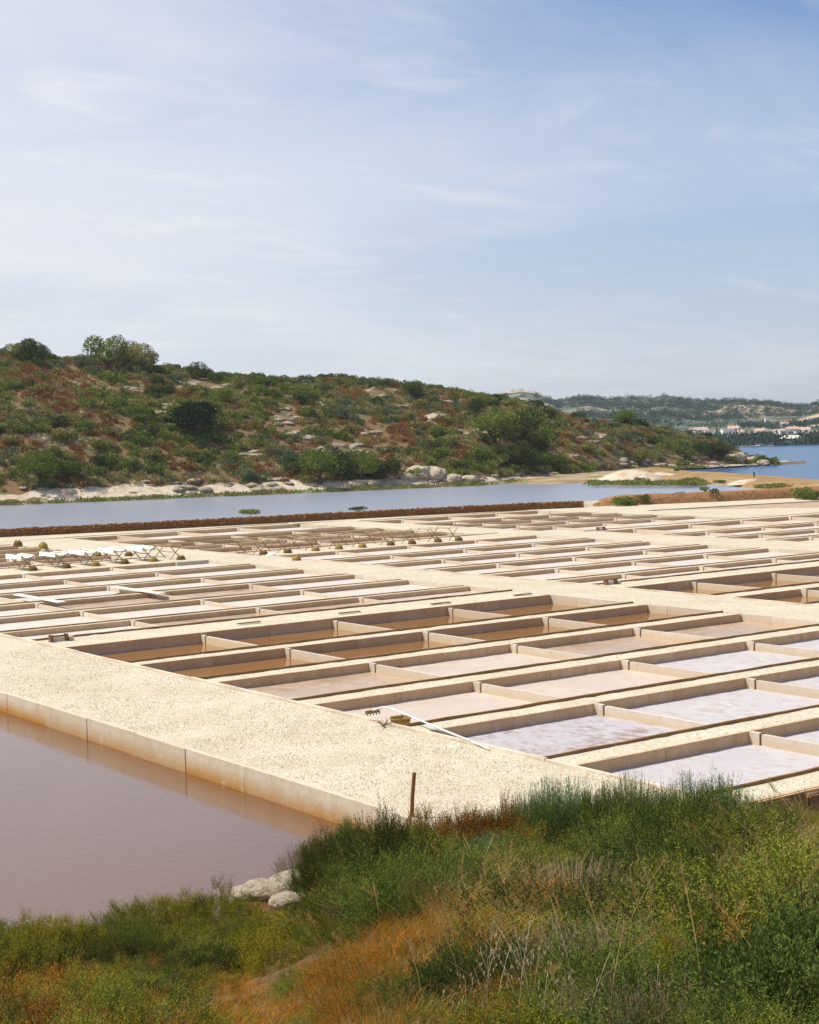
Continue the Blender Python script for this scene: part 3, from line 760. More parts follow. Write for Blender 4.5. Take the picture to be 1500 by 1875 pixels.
ARACK = ['crossed-stick drying rack at the left image edge, carrying white cloth', 'crossed-stick rack with white cloth, second from the left edge', 'crossed-stick rack with white cloth, third from the left edge',
         'crossed-stick rack with white cloth, fourth from the left edge', 'crossed-stick rack with white cloth, nearest the bare rack', 'bare dark crossed-stick rack at the end of the left bank beside the path']
rack0 = None
for i, (x, y) in enumerate(ra):
    if rack0 is None: rack0 = make_rack(ARACK[0], 'drying racks with white cloths'); rack0.location = (x, y, 0.02)
    else: copy_thing(rack0, (x, y, 0.02), random.uniform(-.05, .05), ARACK[i], 'drying racks with white cloths' if i < 5 else 'bare drying racks')
for i, (x, y) in enumerate(rb):
    copy_thing(rack0, (x, y, 0.02), random.uniform(-.08, .08), 'bare crossed-stick drying rack, %s from the left on the middle bank' % ORD[i], 'bare drying racks')
# white cloths slung in the left racks
def cloth_mesh(seed):
    P = []; nu, nv = 13, 9
    for i in range(nu):
        v = i / (nu - 1); y = -0.15 + 2.45 * v
        for j in range(nv):
            u = -1 + 2 * j / (nv - 1)
            sag = 0.36 * (1 - u * u) * (0.45 + 0.55 * math.sin(math.pi * v)) + 0.05 * fbm(u * 3, v * 5, seed)
            P.append((u * 0.47, y + 0.05 * math.sin(u * 4 + seed), 0.965 - sag))
    k = len(P)
    for s in (-1, 1):                                    # the hem that hangs down outside each pole
        for i in range(nu):
            v = i / (nu - 1); P.append((s * (0.50 + 0.03 * math.sin(v * 9)), -0.15 + 2.45 * v, 0.62 + 0.10 * fbm(v * 4, seed, s)))
    F = [(i * nv + j, (i + 1) * nv + j, (i + 1) * nv + j + 1, i * nv + j + 1) for i in range(nu - 1) for j in range(nv - 1)]
    for i in range(nu - 1):
        F.append((i * nv, k + i, k + i + 1, (i + 1) * nv)); F.append((i * nv + nv - 1, (i + 1) * nv + nv - 1, k + nu + i + 1, k + nu + i))
    return pydata('salt_cloth', P, F, True)
CL = ['white cloth slung in the rack at the left image edge', 'white cloth slung in the second rack from the left edge', 'white cloth slung in the third rack from the left edge', 'white cloth slung in the fourth rack from the left edge', 'white cloth slung in the rack nearest the bare left rack']
for i in range(5):
    link('salt_cloth', cloth_mesh(i), CLOTH, label=CL[i], cat='cloth', group='white cloths on the racks', loc=(ra[i][0], ra[i][1], 0.02))

# baskets
def make_basket(label, mat, group, open_top=False):
    t = thing('basket', label, 'basket', group=group)
    if open_top: prof = [(0.22, 0.0), (0.265, 0.07), (0.255, 0.085), (0.28, 0.16), (0.27, 0.175), (0.295, 0.25), (0.285, 0.265), (0.305, 0.33), (0.285, 0.335), (0.262, 0.25), (0.24, 0.1), (0.20, 0.03), (0.0, 0.03)]
    else: prof = [(0.27, 0.0), (0.30, 0.05), (0.285, 0.09), (0.30, 0.14), (0.27, 0.19), (0.265, 0.24), (0.20, 0.29), (0.17, 0.32), (0.11, 0.335), (0.0, 0.34)]
    prof = [(r_, z_ * (1.0 if open_top else 0.8)) for r_, z_ in prof]
    V, F = lathe(prof, 18); part('body', pydata('body', V, F), mat, t)
    R = 0.30 if not open_top else 0.305; zr = 0.015 if not open_top else 0.335
    V, F = tube([(R * math.cos(a), R * math.sin(a), zr) for a in np.linspace(0, 2 * math.pi, 19)], 0.022, 5); part('rim', pydata('rim', V, F), mat, t)
    for s in (0, 1):
        z0 = 0.22 if not open_top else 0.33; r = 0.16 if not open_top else 0.29
        pts = [(r * math.cos(a0 + s * math.pi + 0.5), r * math.sin(a0 + s * math.pi + 0.5), z0 + 0.10 * math.sin((a0 + .45) / .9 * math.pi)) for a0 in np.linspace(-.45, .45, 7)]
        V, F = tube(pts, 0.016, 5); part('handle', pydata('handle', V, F), mat, t)
    return t
bk0 = make_basket('brown woven basket under the cloth rack at the left image edge', WICKER, 'baskets by the cloth racks'); bk0.location = (38.95, 93.6, 0.01)
BL = ['brown woven basket under the second cloth rack from the left', 'yellowish woven basket under the third cloth rack from the left', 'brown woven basket under the fourth cloth rack from the left', 'pale woven basket under the cloth rack nearest the bare rack', 'dark square-looking basket at the foot of the bare left rack']
def recolor(o, mat):
    for ch in o.children: ch.material_slots[0].link = 'OBJECT'; ch.material_slots[0].material = mat
for i in range(1, 6):
    c = copy_thing(bk0, (ra[i][0] + 0.05, ra[i][1] - 0.65, 0.01), random.uniform(0, 3), BL[i - 1], 'baskets by the cloth racks')
    if i in (2, 4): recolor(c, WICKER_Y)
for i, (x, y) in enumerate(rb):
    c = copy_thing(bk0, (x + 0.05, y - 0.62, 0.01), random.uniform(0, 3), 'woven basket at the foot of the %s bare rack from the left' % ORD[i], 'baskets by the bare racks')
    if i in (2, 3, 4): recolor(c, WICKER_Y)
for i, (px, py, lab, m_) in enumerate([(33, 1001, 'faint brown basket on the far left bank, farther left of the pair', WICKER), (79, 1005, 'orange-brown basket on the far left bank, right of the pair', WICKER_Y), (178, 1018, 'squat yellow basket behind the cloth racks', WICKER_Y), (236, 1018, 'small dark basket behind the fifth cloth rack', WICKER), (543, 1026, 'yellow basket lying on the pan wall below the bare racks', WICKER_Y)]):
    q = at(px, py, 0.0); c = copy_thing(bk0, (q.x, q.y, 0.01), i * 1.1, lab, 'stray baskets')
    if i < 2: c.scale = (1.25, 1.25, 1.7)
    if m_ is WICKER_Y: recolor(c, WICKER_Y)
b = make_basket('yellow woven basket behind the kerb beside the white-handled rake', WICKER_Y, None, True)
b.location = (25.72, 35.75, -0.335); b.scale = (0.98, 0.98, 0.85)

# white-handled rake lying over the kerb
t = thing('salt_rake', 'salt rake with a long white handle lying over the pale kerb', 'rake', (24.62, 31.2, 0.105))
V, F = tube([(0, 0, 0), (0.28, 1.6, 0.045), (0.62, 3.4, 0.10), (0.86, 4.7, 0.14)], 0.024, 8); part('handle', pydata('handle', V, F), WHITEP, t)
V, F = tube([(0.86, 4.70, 0.14), (0.80, 5.0, 0.13), (0.62, 5.25, 0.02)], 0.022, 6); part('neck', pydata('neck', V, F), WHITEP, t)
part('rake_head', pydata('rake_head', *boxdata(0.38, 0.86, 5.23, 5.27, -0.06, 0.04)), WOOD, t)
for k in range(5):
    part('tine', ubox(0.02, 0.03, 0.10), WOOD, t, (0.40 + k * 0.105, 5.17, -0.10))
# a second white pipe beside it
t = link('white_pipe', pydata('white_pipe', *tube([(25.05, 33.6, 0.11), (24.72, 31.6, 0.10), (24.45, 30.2, 0.06)], 0.022, 8)), WHITEP, label='short white pipe lying beside the rake handle on the path edge', cat='pipe')
# dead twig on the kerb
L = []
c = Vector((24.42, 34.75, 0.03))
for k in range(16):
    a = random.uniform(0, 6.28); l = random.uniform(.15, .45)
    L.append(([c, c + Vector((math.cos(a) * l * .5, math.sin(a) * l * .5, random.uniform(.02, .12))), c + Vector((math.cos(a + .4) * l, math.sin(a + .4) * l, random.uniform(.01, .22)))], [0.012, 0.008, 0.004]))
link('dead_twig', tubemesh('dead_twig', L, 4), SLUICE, label='dry dead twig lying against the kerb near the yellow basket', cat='twig')

# rusty post
p = Vector((18.9, 25.45, 0)); t = thing('wooden_post', 'leaning rusty brown post standing at the path edge above the bushes', 'post', (18.98, 26.1, -0.02))
V, F = tube([(0, 0, -0.4), (0.03, -0.03, 0.45), (0.075, -0.06, 0.95)], [0.045, 0.043, 0.040], 10); part('shaft', pydata('shaft', V, F), POSTW, t)
V, F = tube([(0.075, -0.06, 0.946), (0.076, -0.061, 0.962)], [0.043, 0.036], 10); part('cap', pydata('cap', V, F), POSTW, t)

# sluice boxes at the corners of the broad banks
def sluice_box(x, y, label):
    t = thing('sluice_box', label, 'sluice', (x, y, 0))
    for xx in (-0.36, 0.30): part('side_post', ubox(0.07, 0.30, 0.30), SLUICE, t, (xx, 0, -0.02))
    part('crossbar', ubox(0.60, 0.06, 0.05), SLUICE, t, (-0.29, 0.12, 0.20))
    part('gate_board', ubox(0.58, 0.03, 0.18), BOARD, t, (-0.29, 0.2, -0.02))
    part('stone_step', ubox(0.20, 0.22, 0.16), KERB_PALE, t, (0.42, 0.03, 0.0))
sluice_box(25.6, 59.0, 'brown wooden sluice box where the broad bank meets the near kerb')
sluice_box(55.7, 58.4, 'brown wooden sluice box where the middle bank meets the central path')
sluice_box(85.2, 90.4, 'small dark sluice box where the right-hand bank meets the third path')

# planks bridging the pans
for (x, y0, y1, lab) in ((31.7, 72.6, 78.4, 'bleached plank bridging two dikes near the left image edge'), (37.15, 72.4, 78.2, 'long bleached plank bridging two dikes, right of the other plank')):
    me = box('plank', -0.21, 0.21, y0 - 75, y1 - 75, 0.0, 0.05, 0.008)
    link('plank', me, BOARD, label=lab, cat='plank', group='planks across the pans', loc=(x, 75, 0.075))
for (px, py, lab) in ((497, 1018, 'small white bag lying on the central path below the bare racks'),):
    q = at(px, py); V, F = lathe([(0.30, 0), (0.33, 0.05), (0.24, 0.13), (0.0, 0.16)], 10, 0.15); o = link('white_bag', pydata('white_bag', V, F, True), CLOTH, label=lab, cat='bag', loc=(q.x, q.y, 0)); o.scale = (1.2, 0.7, 1)
# short boards left on the broad banks
for i, (px, py) in enumerate([(456, 1142), (640, 1123), (807, 1106), (957, 1090)]):
    q = at(px, py); o = link('short_board', box('short_board', -0.55, 0.55, -0.09, 0.09, 0, 0.04, 0.005), SLUICE, label='short dark board lying on the broad bank, %s from the left' % ORD[i], cat='board', group='boards on the broad bank', loc=(q.x, q.y, 0.03))

# marker post on the spit
q = at(1381, 877, 0.25); t = thing('marker_post', 'dark marker post standing on the orange spit in front of the sea', 'post', q)
V, F = tube([(0, 0, -0.4), (0, 0, 0.95)], 0.10, 8); part('shaft', pydata('shaft', V, F), BARK, t)
part('sign_plate', ubox(0.3, 0.05, 0.3), BARK, t, (-0.15, -0.02, 0.72))

# ------------------------------------------------------------------ houses on the far shore
def far_find(px, py):
    lo, hi = 0.0, 1.0
    for _ in range(40):
        m_ = (lo + hi) / 2; p = far_pt(px, m_); d = p - EYE
        y = 937.5 - FPX * d.dot(CY) / d.dot(CF)
        if y > py: lo = m_
        else: hi = m_
    return far_pt(px, lo)
def house(px, py, w, d, h, roofed, rz, label):
    w, d, h = w * 0.66, d * 0.7, h * 0.68
    p = far_find(px, py); t = thing('house', label, 'house', p, math.atan2(CX.y, CX.x) + rz, 'houses on the far shore')
    part('wall', pydata('wall', *boxdata(-w / 2, w / 2, -d / 2, d / 2, -3, h)), WHITEWALL, t)
    if roofed:
        V = [(-w / 2 - .3, -d / 2 - .3, h + .01), (w / 2 + .3, -d / 2 - .3, h + .01), (w / 2 + .3, d / 2 + .3, h + .01), (-w / 2 - .3, d / 2 + .3, h + .01), (-w / 2 - .3, 0, h + d * 0.26), (w / 2 + .3, 0, h + d * 0.26)]
        r = part('roof', pydata('roof', V, [(0, 1, 5, 4), (2, 3, 4, 5), (0, 4, 3), (1, 2, 5), (3, 2, 1, 0)]), ROOF, t)
        part('chimney', ubox(0.5, 0.5, 0.8), WHITEWALL, r, (w * 0.25, 0.6, h + d * 0.2))
    else:
        part('parapet', pydata('parapet', *boxdata(-w / 2 - .1, w / 2 + .1, -d / 2 - .1, d / 2 + .1, h + .01, h + .45)), WHITEWALL, t)
    n = max(2, int(w / 2.6)); fl = 2 if h > 3.6 else 1
    for f in range(fl):
        for k in range(n):
            x = -w / 2 + w * (k + 0.5) / n
            if f == 0 and k == n // 2: part('door', ubox(0.9, 0.08, 1.6), GLASS, t, (x - .5, -d / 2 - .05, 0)); continue
            part('window', ubox(0.9, 0.08, 0.9), GLASS, t, (x - .55, -d / 2 - .05, 0.8 + f * 2.0))
HS = [(1283, 801, 10, 8, 5.5, True, .2, 'white house with pinkish roof on the left, just above the headland'), (1300, 802, 8, 7, 5, False, -.1, 'white flat-topped house right beside the leftmost pink-roofed house'),
      (1331, 800, 8, 7, 5, False, .1, 'white flat house in the second cluster from the left'), (1343, 799, 8, 7, 6, True, -.2, 'tall roofed house in the middle of the second cluster'), (1356, 800, 6, 6, 3.5, True, .3, 'low pink-roofed house right end of the second cluster'),
      (1392, 799, 8, 7, 4, True, 0, 'low roofed house in the third cluster, its left one'), (1406, 798, 8, 6, 4, False, .2, 'long low white house in the third cluster, its right one'),
      (1427, 803, 7, 6, 5, True, .1, 'roofed house at the left of the largest white cluster'), (1439, 806, 9, 7, 6, False, -.1, 'large white flat-topped house nearest the water in the big cluster'), (1451, 803, 8, 7, 6.5, True, .25, 'tall pink-roofed house in the middle of the big cluster'), (1462, 804, 5, 6, 4.5, False, 0, 'narrow white house between the big cluster and the right house'), (1472, 801, 9, 7, 5.5, True, -.3, 'white roofed house farthest right on the shore'),
      (1360, 808, 5, 4, 2.6, False, 0, 'tiny white hut near the water, left of its twin'), (1372, 808, 4, 4, 2.6, False, 0, 'tiny white hut near the water, right of its twin'), (1436, 783, 7, 6, 4, True, 0, 'lone pinkish house higher up the far hillside'), (1405, 774, 5, 5, 4, False, 0, 'small pale house high among the dark far trees')]
for h_ in HS: house(*h_)
t = thing('boat_house', 'low white boathouse at the water edge on the right', 'boathouse', far_find(1449, 813), math.atan2(CX.y, CX.x), None)
part('wall', pydata('wall', *boxdata(-4.5, 4.5, -2.5, 2.5, -1, 2.4)), WHITEWALL, t); part('roof', pydata('roof', [(-4.8, -2.8, 2.41), (4.8, -2.8, 2.41), (4.8, 2.8, 2.41), (-4.8, 2.8, 2.41), (-2.6, 0, 3.7), (2.6, 0, 3.7)], [(0, 1, 5, 4), (2, 3, 4, 5), (0, 4, 3), (1, 2, 5), (3, 2, 1, 0)]), BOARD, t)

# ------------------------------------------------------------------ leaves and plants
def unit(a): return a / np.maximum(np.linalg.norm(a, axis=-1, keepdims=True), 1e-6)
def leafquads(Pp, D, Ln, Wd, rng):
    side = unit(np.cross(D, rng.normal(size=D.shape))) * (Wd[:, None] / 2)
    mid = Pp + D * Ln[:, None] * 0.45
    return np.stack([Pp, mid + side, Pp + D * Ln[:, None], mid - side], axis=1)
def blob_pts(blobs, n, rng, shell=0.75):
    w = np.array([b[3] * b[3] for b in blobs]); w = w / w.sum()
    k = rng.choice(len(blobs), n, p=w); B = np.array(blobs)[k]
    d = unit(rng.normal(size=(n, 3))); r = shell + (1 - shell) * rng.random(n) ** 0.5
    sc = np.stack([B[:, 3], B[:, 3], B[:, 4]], 1)
    pts = B[:, :3] + d * sc * r[:, None]
    pts[:, 2] = np.maximum(pts[:, 2], 0.02)
    return pts, d
def crown_blobs(rng, R, H, n):
    b = [(0, 0, H * 0.45, R * 0.62, H * 0.45)]
    for i in range(n):
        a = rng.random() * 6.28; r = R * (0.35 + 0.45 * rng.random()); s = R * (0.28 + 0.25 * rng.random())
        b.append((math.cos(a) * r, math.sin(a) * r, H * (0.28 + 0.45 * rng.random()), s, s * (0.7 + 0.4 * rng.random()) * min(1.0, H / R)))
    return b
def stem_quads(rng, n, R, H, w):
    Q = []
    for i in range(n):
        a = rng.random() * 6.28; r = R * rng.random() ** 0.5 * 0.8; h = H * (0.5 + 0.45 * rng.random())
        p0 = np.array([rng.normal() * .05 * R, rng.normal() * .05 * R, 0]); p2 = np.array([math.cos(a) * r, math.sin(a) * r, h]); p1 = p2 * np.array([.35, .35, .6])
        s = np.array([-math.sin(a), math.cos(a), 0]) * w
        Q += [(p0 - s, p0 + s, p1 + s * .7, p1 - s * .7), (p1 - s * .7, p1 + s * .7, p2 + s * .3, p2 - s * .3)]
    return np.array(Q)
def bush_mesh(name, seed, R, H, nb, kl, bl, ll, lw, up=0.5, nblob=7, stems=30, shell=0.6):
    rng = np.random.default_rng(seed)
    pts, d = blob_pts(crown_blobs(rng, R, H, nblob), nb, rng, shell)
    D = unit(d * 0.8 + np.array([0, 0, up]) + rng.normal(size=d.shape) * 0.35)
    BL = bl * (0.6 + 0.8 * rng.random(nb))
    t = np.tile(np.linspace(0.05, 1, kl), nb)
    base = np.repeat(pts, kl, 0) + np.repeat(D * BL[:, None], kl, 0) * t[:, None]
    LD = unit(np.repeat(D, kl, 0) * 0.8 + rng.normal(size=base.shape) * 0.55)
    n = len(base)
    q = leafquads(base, LD, ll * (0.6 + 0.8 * rng.random(n)), lw * (0.7 + 0.6 * rng.random(n)), rng)
    s = stem_quads(rng, stems, R, H, 0.008)
    return quads(name, q), quads('stems', s)
def broom_mesh(name, seed, R, H, ns, kl, ll, lw):
    rng = np.random.default_rng(seed); Q = []; S = []
    a = rng.random(ns) * 6.28; r = R * np.sqrt(rng.random(ns)); h = H * (0.66 + 0.34 * rng.random(ns)) * (1 - 0.28 * (r / R) ** 2)
    base = np.stack([np.cos(a) * r * .45, np.sin(a) * r * .45, np.zeros(ns)], 1); tip = np.stack([np.cos(a) * r * 1.1, np.sin(a) * r * 1.1, h], 1) + rng.normal(size=(ns, 3)) * .03
    t = 0.25 + 0.75 * rng.random((ns, kl)); t = t[..., None]
    c = base[:, None] * (1 - t) + tip[:, None] * t; dirs = unit(tip - base)
    LD = unit(np.repeat(dirs[:, None], kl, 1) * 1.4 + rng.normal(size=(ns, kl, 3)) * 0.38)
    n = ns * kl
    q = leafquads(c.reshape(-1, 3), LD.reshape(-1, 3), ll * (0.5 + rng.random(n)), lw * (0.7 + .6 * rng.random(n)), rng)
    side = unit(np.cross(dirs, np.array([[0.3, 0.7, 0.2]]))) * 0.002
    s = np.stack([base - side, base + side, tip + side * .4, tip - side * .4], 1)
    return quads(name, q), quads('stems', s)
def place_plant(name, me_f, me_s, mat_f, mat_s, label, cat, group, loc, rz, sc, fname='foliage'):
    t = thing(name, label, cat, loc, rz, group); t.scale = sc
    part(fname, me_f, mat_f, t)
    if me_s is not None: part('stems', me_s, mat_s, t)['kind'] = 'stuff'
    return t

# ---- vegetation of the hill
def hb(seed, R, H, n, ll): return bush_mesh('foliage', seed, R, H, n, 1, 0.05, ll, ll * 0.6, 0.7, 7, 5, 0.6)
HB = [hb(100 + i, 1.0, (0.9, 1.1, 0.75, 1.3)[i % 4], 900, 0.17) for i in range(5)]
HKIND = [(H_DARK, 'dark green'), (H_GREEN, 'mid green'), (H_OLIVE, 'olive'), (H_BLUE, 'grey-green'), (H_RUST, 'rusty brown'), (H_GREY, 'pale grey')]
def hill_find(px, py):
    lo, hi = 0.0, 1.0
    for _ in range(30):
        m_ = (lo + hi) / 2; p = hill_pt(px, m_); d = p - EYE
        if 937.5 - FPX * d.dot(CY) / d.dot(CF) > py: lo = m_
        else: hi = m_
    return hill_pt(px, lo)
def tree_meshes(seed, R, H, n, flat=False):
    rng = np.random.default_rng(seed); tr = []
    base_h = H * 0.22
    bl = []
    for i in range(11):
        a = rng.random() * 6.28; r = R * (0.15 + 0.62 * rng.random()); s = R * (0.24 + 0.22 * rng.random())
        bl.append((math.cos(a) * r, math.sin(a) * r, base_h + (H - base_h) * (0.25 + 0.58 * rng.random()), s, s * 0.75))
    pts, d = blob_pts(bl, n, rng, 0.45)
    q = leafquads(pts, unit(d + np.array([0, 0, .4]) + rng.normal(size=d.shape) * .5), 0.30 * (0.6 + .8 * rng.random(n)), 0.19 * np.ones(n), rng)
    L = [([(0, 0, -0.5), (R * .06, 0, H * .3), (R * .02, R * .04, H * .62)], [R * .09, R * .07, R * .03])]
    for b in bl[:6]: L.append(([(R * .04, 0, H * .22), (b[0] * .5, b[1] * .5, H * .38), (b[0], b[1], b[2])], [R * .05, R * .035, R * .012]))
    return quads('crown', q), tubemesh('trunk', L, 6)
TREES = [(353, 800, 5.4, 6.6, H_BLACK, 'large dark round tree standing alone on the left hillside'), (380, 790, 3.6, 4.6, H_BLACK, 'dark tree attached to the right side of the big lone tree'),
         (585, 886, 4.2, 5.0, H_GREEN, 'bushy green tree at the lagoon shore, leftmost of its row'), (622, 880, 3.2, 4.6, H_DARK, 'darker tree second in the lagoon shore row'), (660, 879, 3.6, 4.4, H_GREEN, 'green tree third in the lagoon shore row'), (702, 878, 3.4, 4.0, H_DARK, 'green tree beside the pale boulders on the shore'),
         (905, 815, 5.2, 5.6, H_GREEN, 'broad green tree at the upper left of the central tree clump'), (955, 822, 5.0, 6.2, H_DARK, 'tall dark tree in the middle of the central tree clump'), (995, 838, 4.6, 5.4, H_GREEN, 'green tree at the right of the central tree clump'), (965, 863, 4.2, 5.0, H_DARK, 'dark tree at the foot of the central tree clump'), (1005, 862, 3.4, 3.8, H_GREEN, 'small green tree at the foot of the clump, right side'), (930, 852, 3.2, 3.4, H_DARK, 'low dark tree left foot of the central clump'),
         (205, 678, 4.6, 6.0, H_GREEN, 'tall green tree on the skyline of the left hill'), (230, 680, 3.8, 5.2, H_OLIVE, 'olive tree beside the tall skyline tree'), (266, 682, 3.4, 5.0, H_OLIVE, 'pale olive tree right of the tall skyline tree'), (155, 674, 2.4, 3.2, H_BLUE, 'small grey-green tree on the skyline left of the tall tree'), (62, 664, 3.4, 4.2, H_DARK, 'dark tree on the skyline near the left image edge'), (36, 664, 2.8, 3.4, H_OLIVE, 'olive skyline bush left of the dark edge tree'), (82, 662, 2.4, 3.6, H_GREEN, 'green skyline bush right of the dark edge tree'),
         (365, 696, 2.8, 3.4, H_DARK, 'dark skyline tree above the pale rocks'), (398, 700, 2.2, 2.2, H_DARK, 'low dark skyline bush right of the pale rocks'),
         (755, 728, 2.8, 3.0, H_DARK, 'round dark bush high on the middle of the hill'), (872, 758, 2.6, 2.8, H_DARK, 'round dark bush high on the right part of the hill'), (1145, 782, 3.8, 3.6, H_GREEN, 'green skyline tree where the far hills begin'), (1175, 788, 3.0, 2.6, H_DARK, 'dark skyline tree on the right shoulder of the hill'), (1300, 838, 4.0, 4.2, H_DARK, 'dark broad tree above the headland rocks'), (1325, 838, 3.2, 3.2, H_DARK, 'dark tree nearest the headland tip'), (1255, 842, 3.0, 2.6, H_DARK, 'low dark tree left of the headland trees'), (1165, 848, 3.0, 3.0, H_OLIVE, 'olive tree low on the headland slope'),
         (70, 880, 3.6, 4.2, H_GREEN, 'green bushy tree low on the left hillside'), (130, 878, 3.2, 3.4, H_DARK, 'dark bushy tree low on the left hillside'), (410, 738, 2.8, 2.6, H_GREEN, 'green bush just below the pale hilltop rocks'), (490, 712, 3.0, 2.4, H_GREEN, 'light green bush near the crest right of the rocks')]
TP = [tree_meshes(40 + i, 1.0 * 4, 1.15 * 4, 3400) for i in range(5)]
for i, (px, py, R, H, mat, lab) in enumerate(TREES):
    p = hill_find(px, py); me_c, me_t = TP[i % 5]
    t = thing('tree', lab, 'tree', p - Vector((0, 0, 0.2)), i * 1.7); t.scale = (R / 4, R / 4, H / 4.6)
    part('crown', me_c, mat, t); part('trunk', me_t, BARK, t)

FOOTPX = [(0, 904), (330, 893), (560, 887), (750, 882), (880, 879), (980, 872), (1050, 870), (1120, 866), (1190, 857), (1300, 857), (1400, 851)]
ROCKSPOT = [(370, 708, 55, 12), (530, 772, 30, 26), (640, 822, 70, 12), (700, 718, 35, 10), (795, 766, 22, 8), (860, 790, 40, 6), (1085, 800, 30, 10), (1130, 845, 60, 8), (1250, 838, 40, 12), (1350, 834, 34, 14), (1300, 848, 40, 8), (1200, 852, 50, 5), (430, 725, 22, 6), (300, 745, 16, 6), (900, 800, 16, 5), (1000, 790, 18, 6), (745, 742, 16, 5), (675, 790, 18, 5), (560, 800, 14, 4), (460, 830, 20, 4), (1040, 835, 26, 5), (1180, 815, 20, 5), (250, 715, 25, 6), (120, 700, 20, 4), (590, 738, 14, 5), (835, 735, 25, 7), (200, 712, 40, 8)]
def in_rock(px, py):
    return any(((px - a) / c) ** 2 + ((py - b_) / d) ** 2 < 1 for a, b_, c, d in ROCKSPOT)
def project(p):
    d = p - EYE; return 750 + FPX * d.dot(CX) / d.dot(CF), 937.5 - FPX * d.dot(CY) / d.dot(CF)
cand = []
rr = random.Random(5)
while len(cand) < 8200:
    px = rr.uniform(-120, 1420); v = rr.uniform(0.03, 1.12)
    if rr.random() > interp(DEPTH, px) / 105 * 0.9 + 0.1: continue
    p = hill_pt(px, v); x, y = project(p)
    if in_rock(x, y) and rr.random() < 0.85: continue
    n = fbm(p.x * 0.045, p.y * 0.045, 21); n2 = fbm(p.x * 0.16, p.y * 0.16, 33)
    q = rr.random()
    if n2 > 0.515: k = 4 if q < 0.72 else (5 if q < 0.84 else 2)
    elif n > 0.50: k = 1 if q < 0.45 else (0 if q < 0.65 else 2)
    else: k = 3 if q < 0.34 else (2 if q < 0.62 else (0 if q < 0.74 else (4 if q < 0.9 else 5)))
    size = (1.12, 1.1, 1.0, 1.02, 0.75, 0.65)[k] * rr.uniform(0.5, 1.2) * (1.0 if rr.random() < 0.88 else 1.5)
    if k not in (4, 5) and rr.random() < 0.12: continue
    cand.append((size, k, p, px))
cand.sort(key=lambda c: -c[0])
for i, (s, k, p, px) in enumerate(cand[:270]):
    mf, ms = HB[i % 5]
    vx, vy = project(p); zone = ('at the left end' if vx < 250 else 'on the left part' if vx < 520 else 'on the middle' if vx < 850 else 'on the right part' if vx < 1120 else 'near the headland end')
    f = (vy - interp(CREST, vx)) / max(10.0, interp(FOOTPX, vx) - interp(CREST, vx)); band = 'high' if f < 0.33 else ('halfway up' if f < 0.7 else 'low')
    lab = '%s rounded shrub growing %s %s of the scrub hill' % (HKIND[k][1], band, zone)
    place_plant('shrub', mf, ms, HKIND[k][0], BARK, lab, 'shrub', HKIND[k][1] + ' shrubs on the hillside', p - Vector((0, 0, 0.1)), rr.uniform(0, 6), (s, s, s * rr.uniform(.75, 1.1)))
# the rest of the scrub, one mass
base = []
for i in range(4):
    rg = np.random.default_rng(300 + i); pts, d = blob_pts(crown_blobs(rg, 1.0, 0.95, 5), 150, rg, 0.6)
    base.append(leafquads(pts, unit(d + np.array([0, 0, .7]) + rg.normal(size=d.shape) * .4), 0.30 * (.6 + .8 * rg.random(150)), 0.19 * np.ones(150), rg))
Q, MI = [], []
for (s, k, p, px) in cand[270:]:
    b_ = base[rr.randrange(4)]; a = rr.uniform(0, 6.28); ca, sa = math.cos(a), math.sin(a)
    R_ = np.array([[ca, sa, 0], [-sa, ca, 0], [0, 0, rr.uniform(.7, 1.05)]], dtype=np.float32) * s
    Q.append(b_ @ R_ + np.array([p.x, p.y, p.z - 0.1])); MI += [k] * len(b_)
link('hill_scrub', quads('hill_scrub', np.concatenate(Q), MI), [k[0] for k in HKIND], kind='stuff')

# pale rocks of the hill and the shore
def boulder_mesh(seed):
    bm = bmesh.new(); bmesh.ops.create_icosphere(bm, subdivisions=3, radius=1.0)
    for v in bm.verts:
        n = v.co.normalized(); f = 0.72 + 0.55 * fbm(n.x * 1.6 + seed * 3, n.y * 1.6 + n.z * 1.9, seed, 4)
        v.co = Vector((n.x * f, n.y * f, n.z * f * 0.72))
        v.co.z = round(v.co.z * 7) / 7 * 0.6 + v.co.z * 0.4
    me = bpy.data.meshes.new('boulder'); bm.to_mesh(me); bm.free(); me.materials.append(ROCK); return me
BM = [boulder_mesh(i + 1) for i in range(5)]
BIG = [(765, 868, 3.6, 2.3, 'largest pale boulder on the lagoon shore beside the green trees'), (795, 872, 3.0, 2.4, 'pale split boulder right of the largest shore boulder'), (745, 876, 2.0, 1.3, 'low pale boulder left foot of the largest shore boulder'), (825, 878, 2.6, 1.4, 'smooth pale boulder lying right of the split boulder'), (856, 878, 2.3, 1.2, 'low smooth boulder farthest right of the shore group'), (650, 886, 2.4, 1.1, 'white boulder on the shore between the two tree rows'), (678, 886, 2.0, 0.9, 'white boulder just right of the one between the trees'), (795, 768, 2.6, 1.6, 'single pale block on the middle of the hillside'),
       (1352, 842, 2.8, 2.4, 'tall cream rock on the headland tip'), (1372, 846, 2.6, 1.9, 'cream rock sloping to the water at the headland'), (1395, 850, 2.4, 1.2, 'low rock at the point of the headland'), (1420, 848, 1.4, 0.5, 'flat rock awash just off the headland point'), (1436, 847, 1.8, 0.6, 'flat rock farthest out off the headland')]
for i, (px, py, r, h, lab) in enumerate(BIG):
    p = hill_find(px, py) if px < 1400 else at(px, py, -0.5)
    o = link('boulder', BM[i % 5], label=lab, cat='rock', group='pale rocks along the shore', loc=p); o.scale = (r * .8, r * .64, h * .9); o.rotation_euler = (0, 0, i * 1.3)
    o.material_slots[0].link = 'OBJECT'; o.material_slots[0].material = CREAMROCK
n = 0
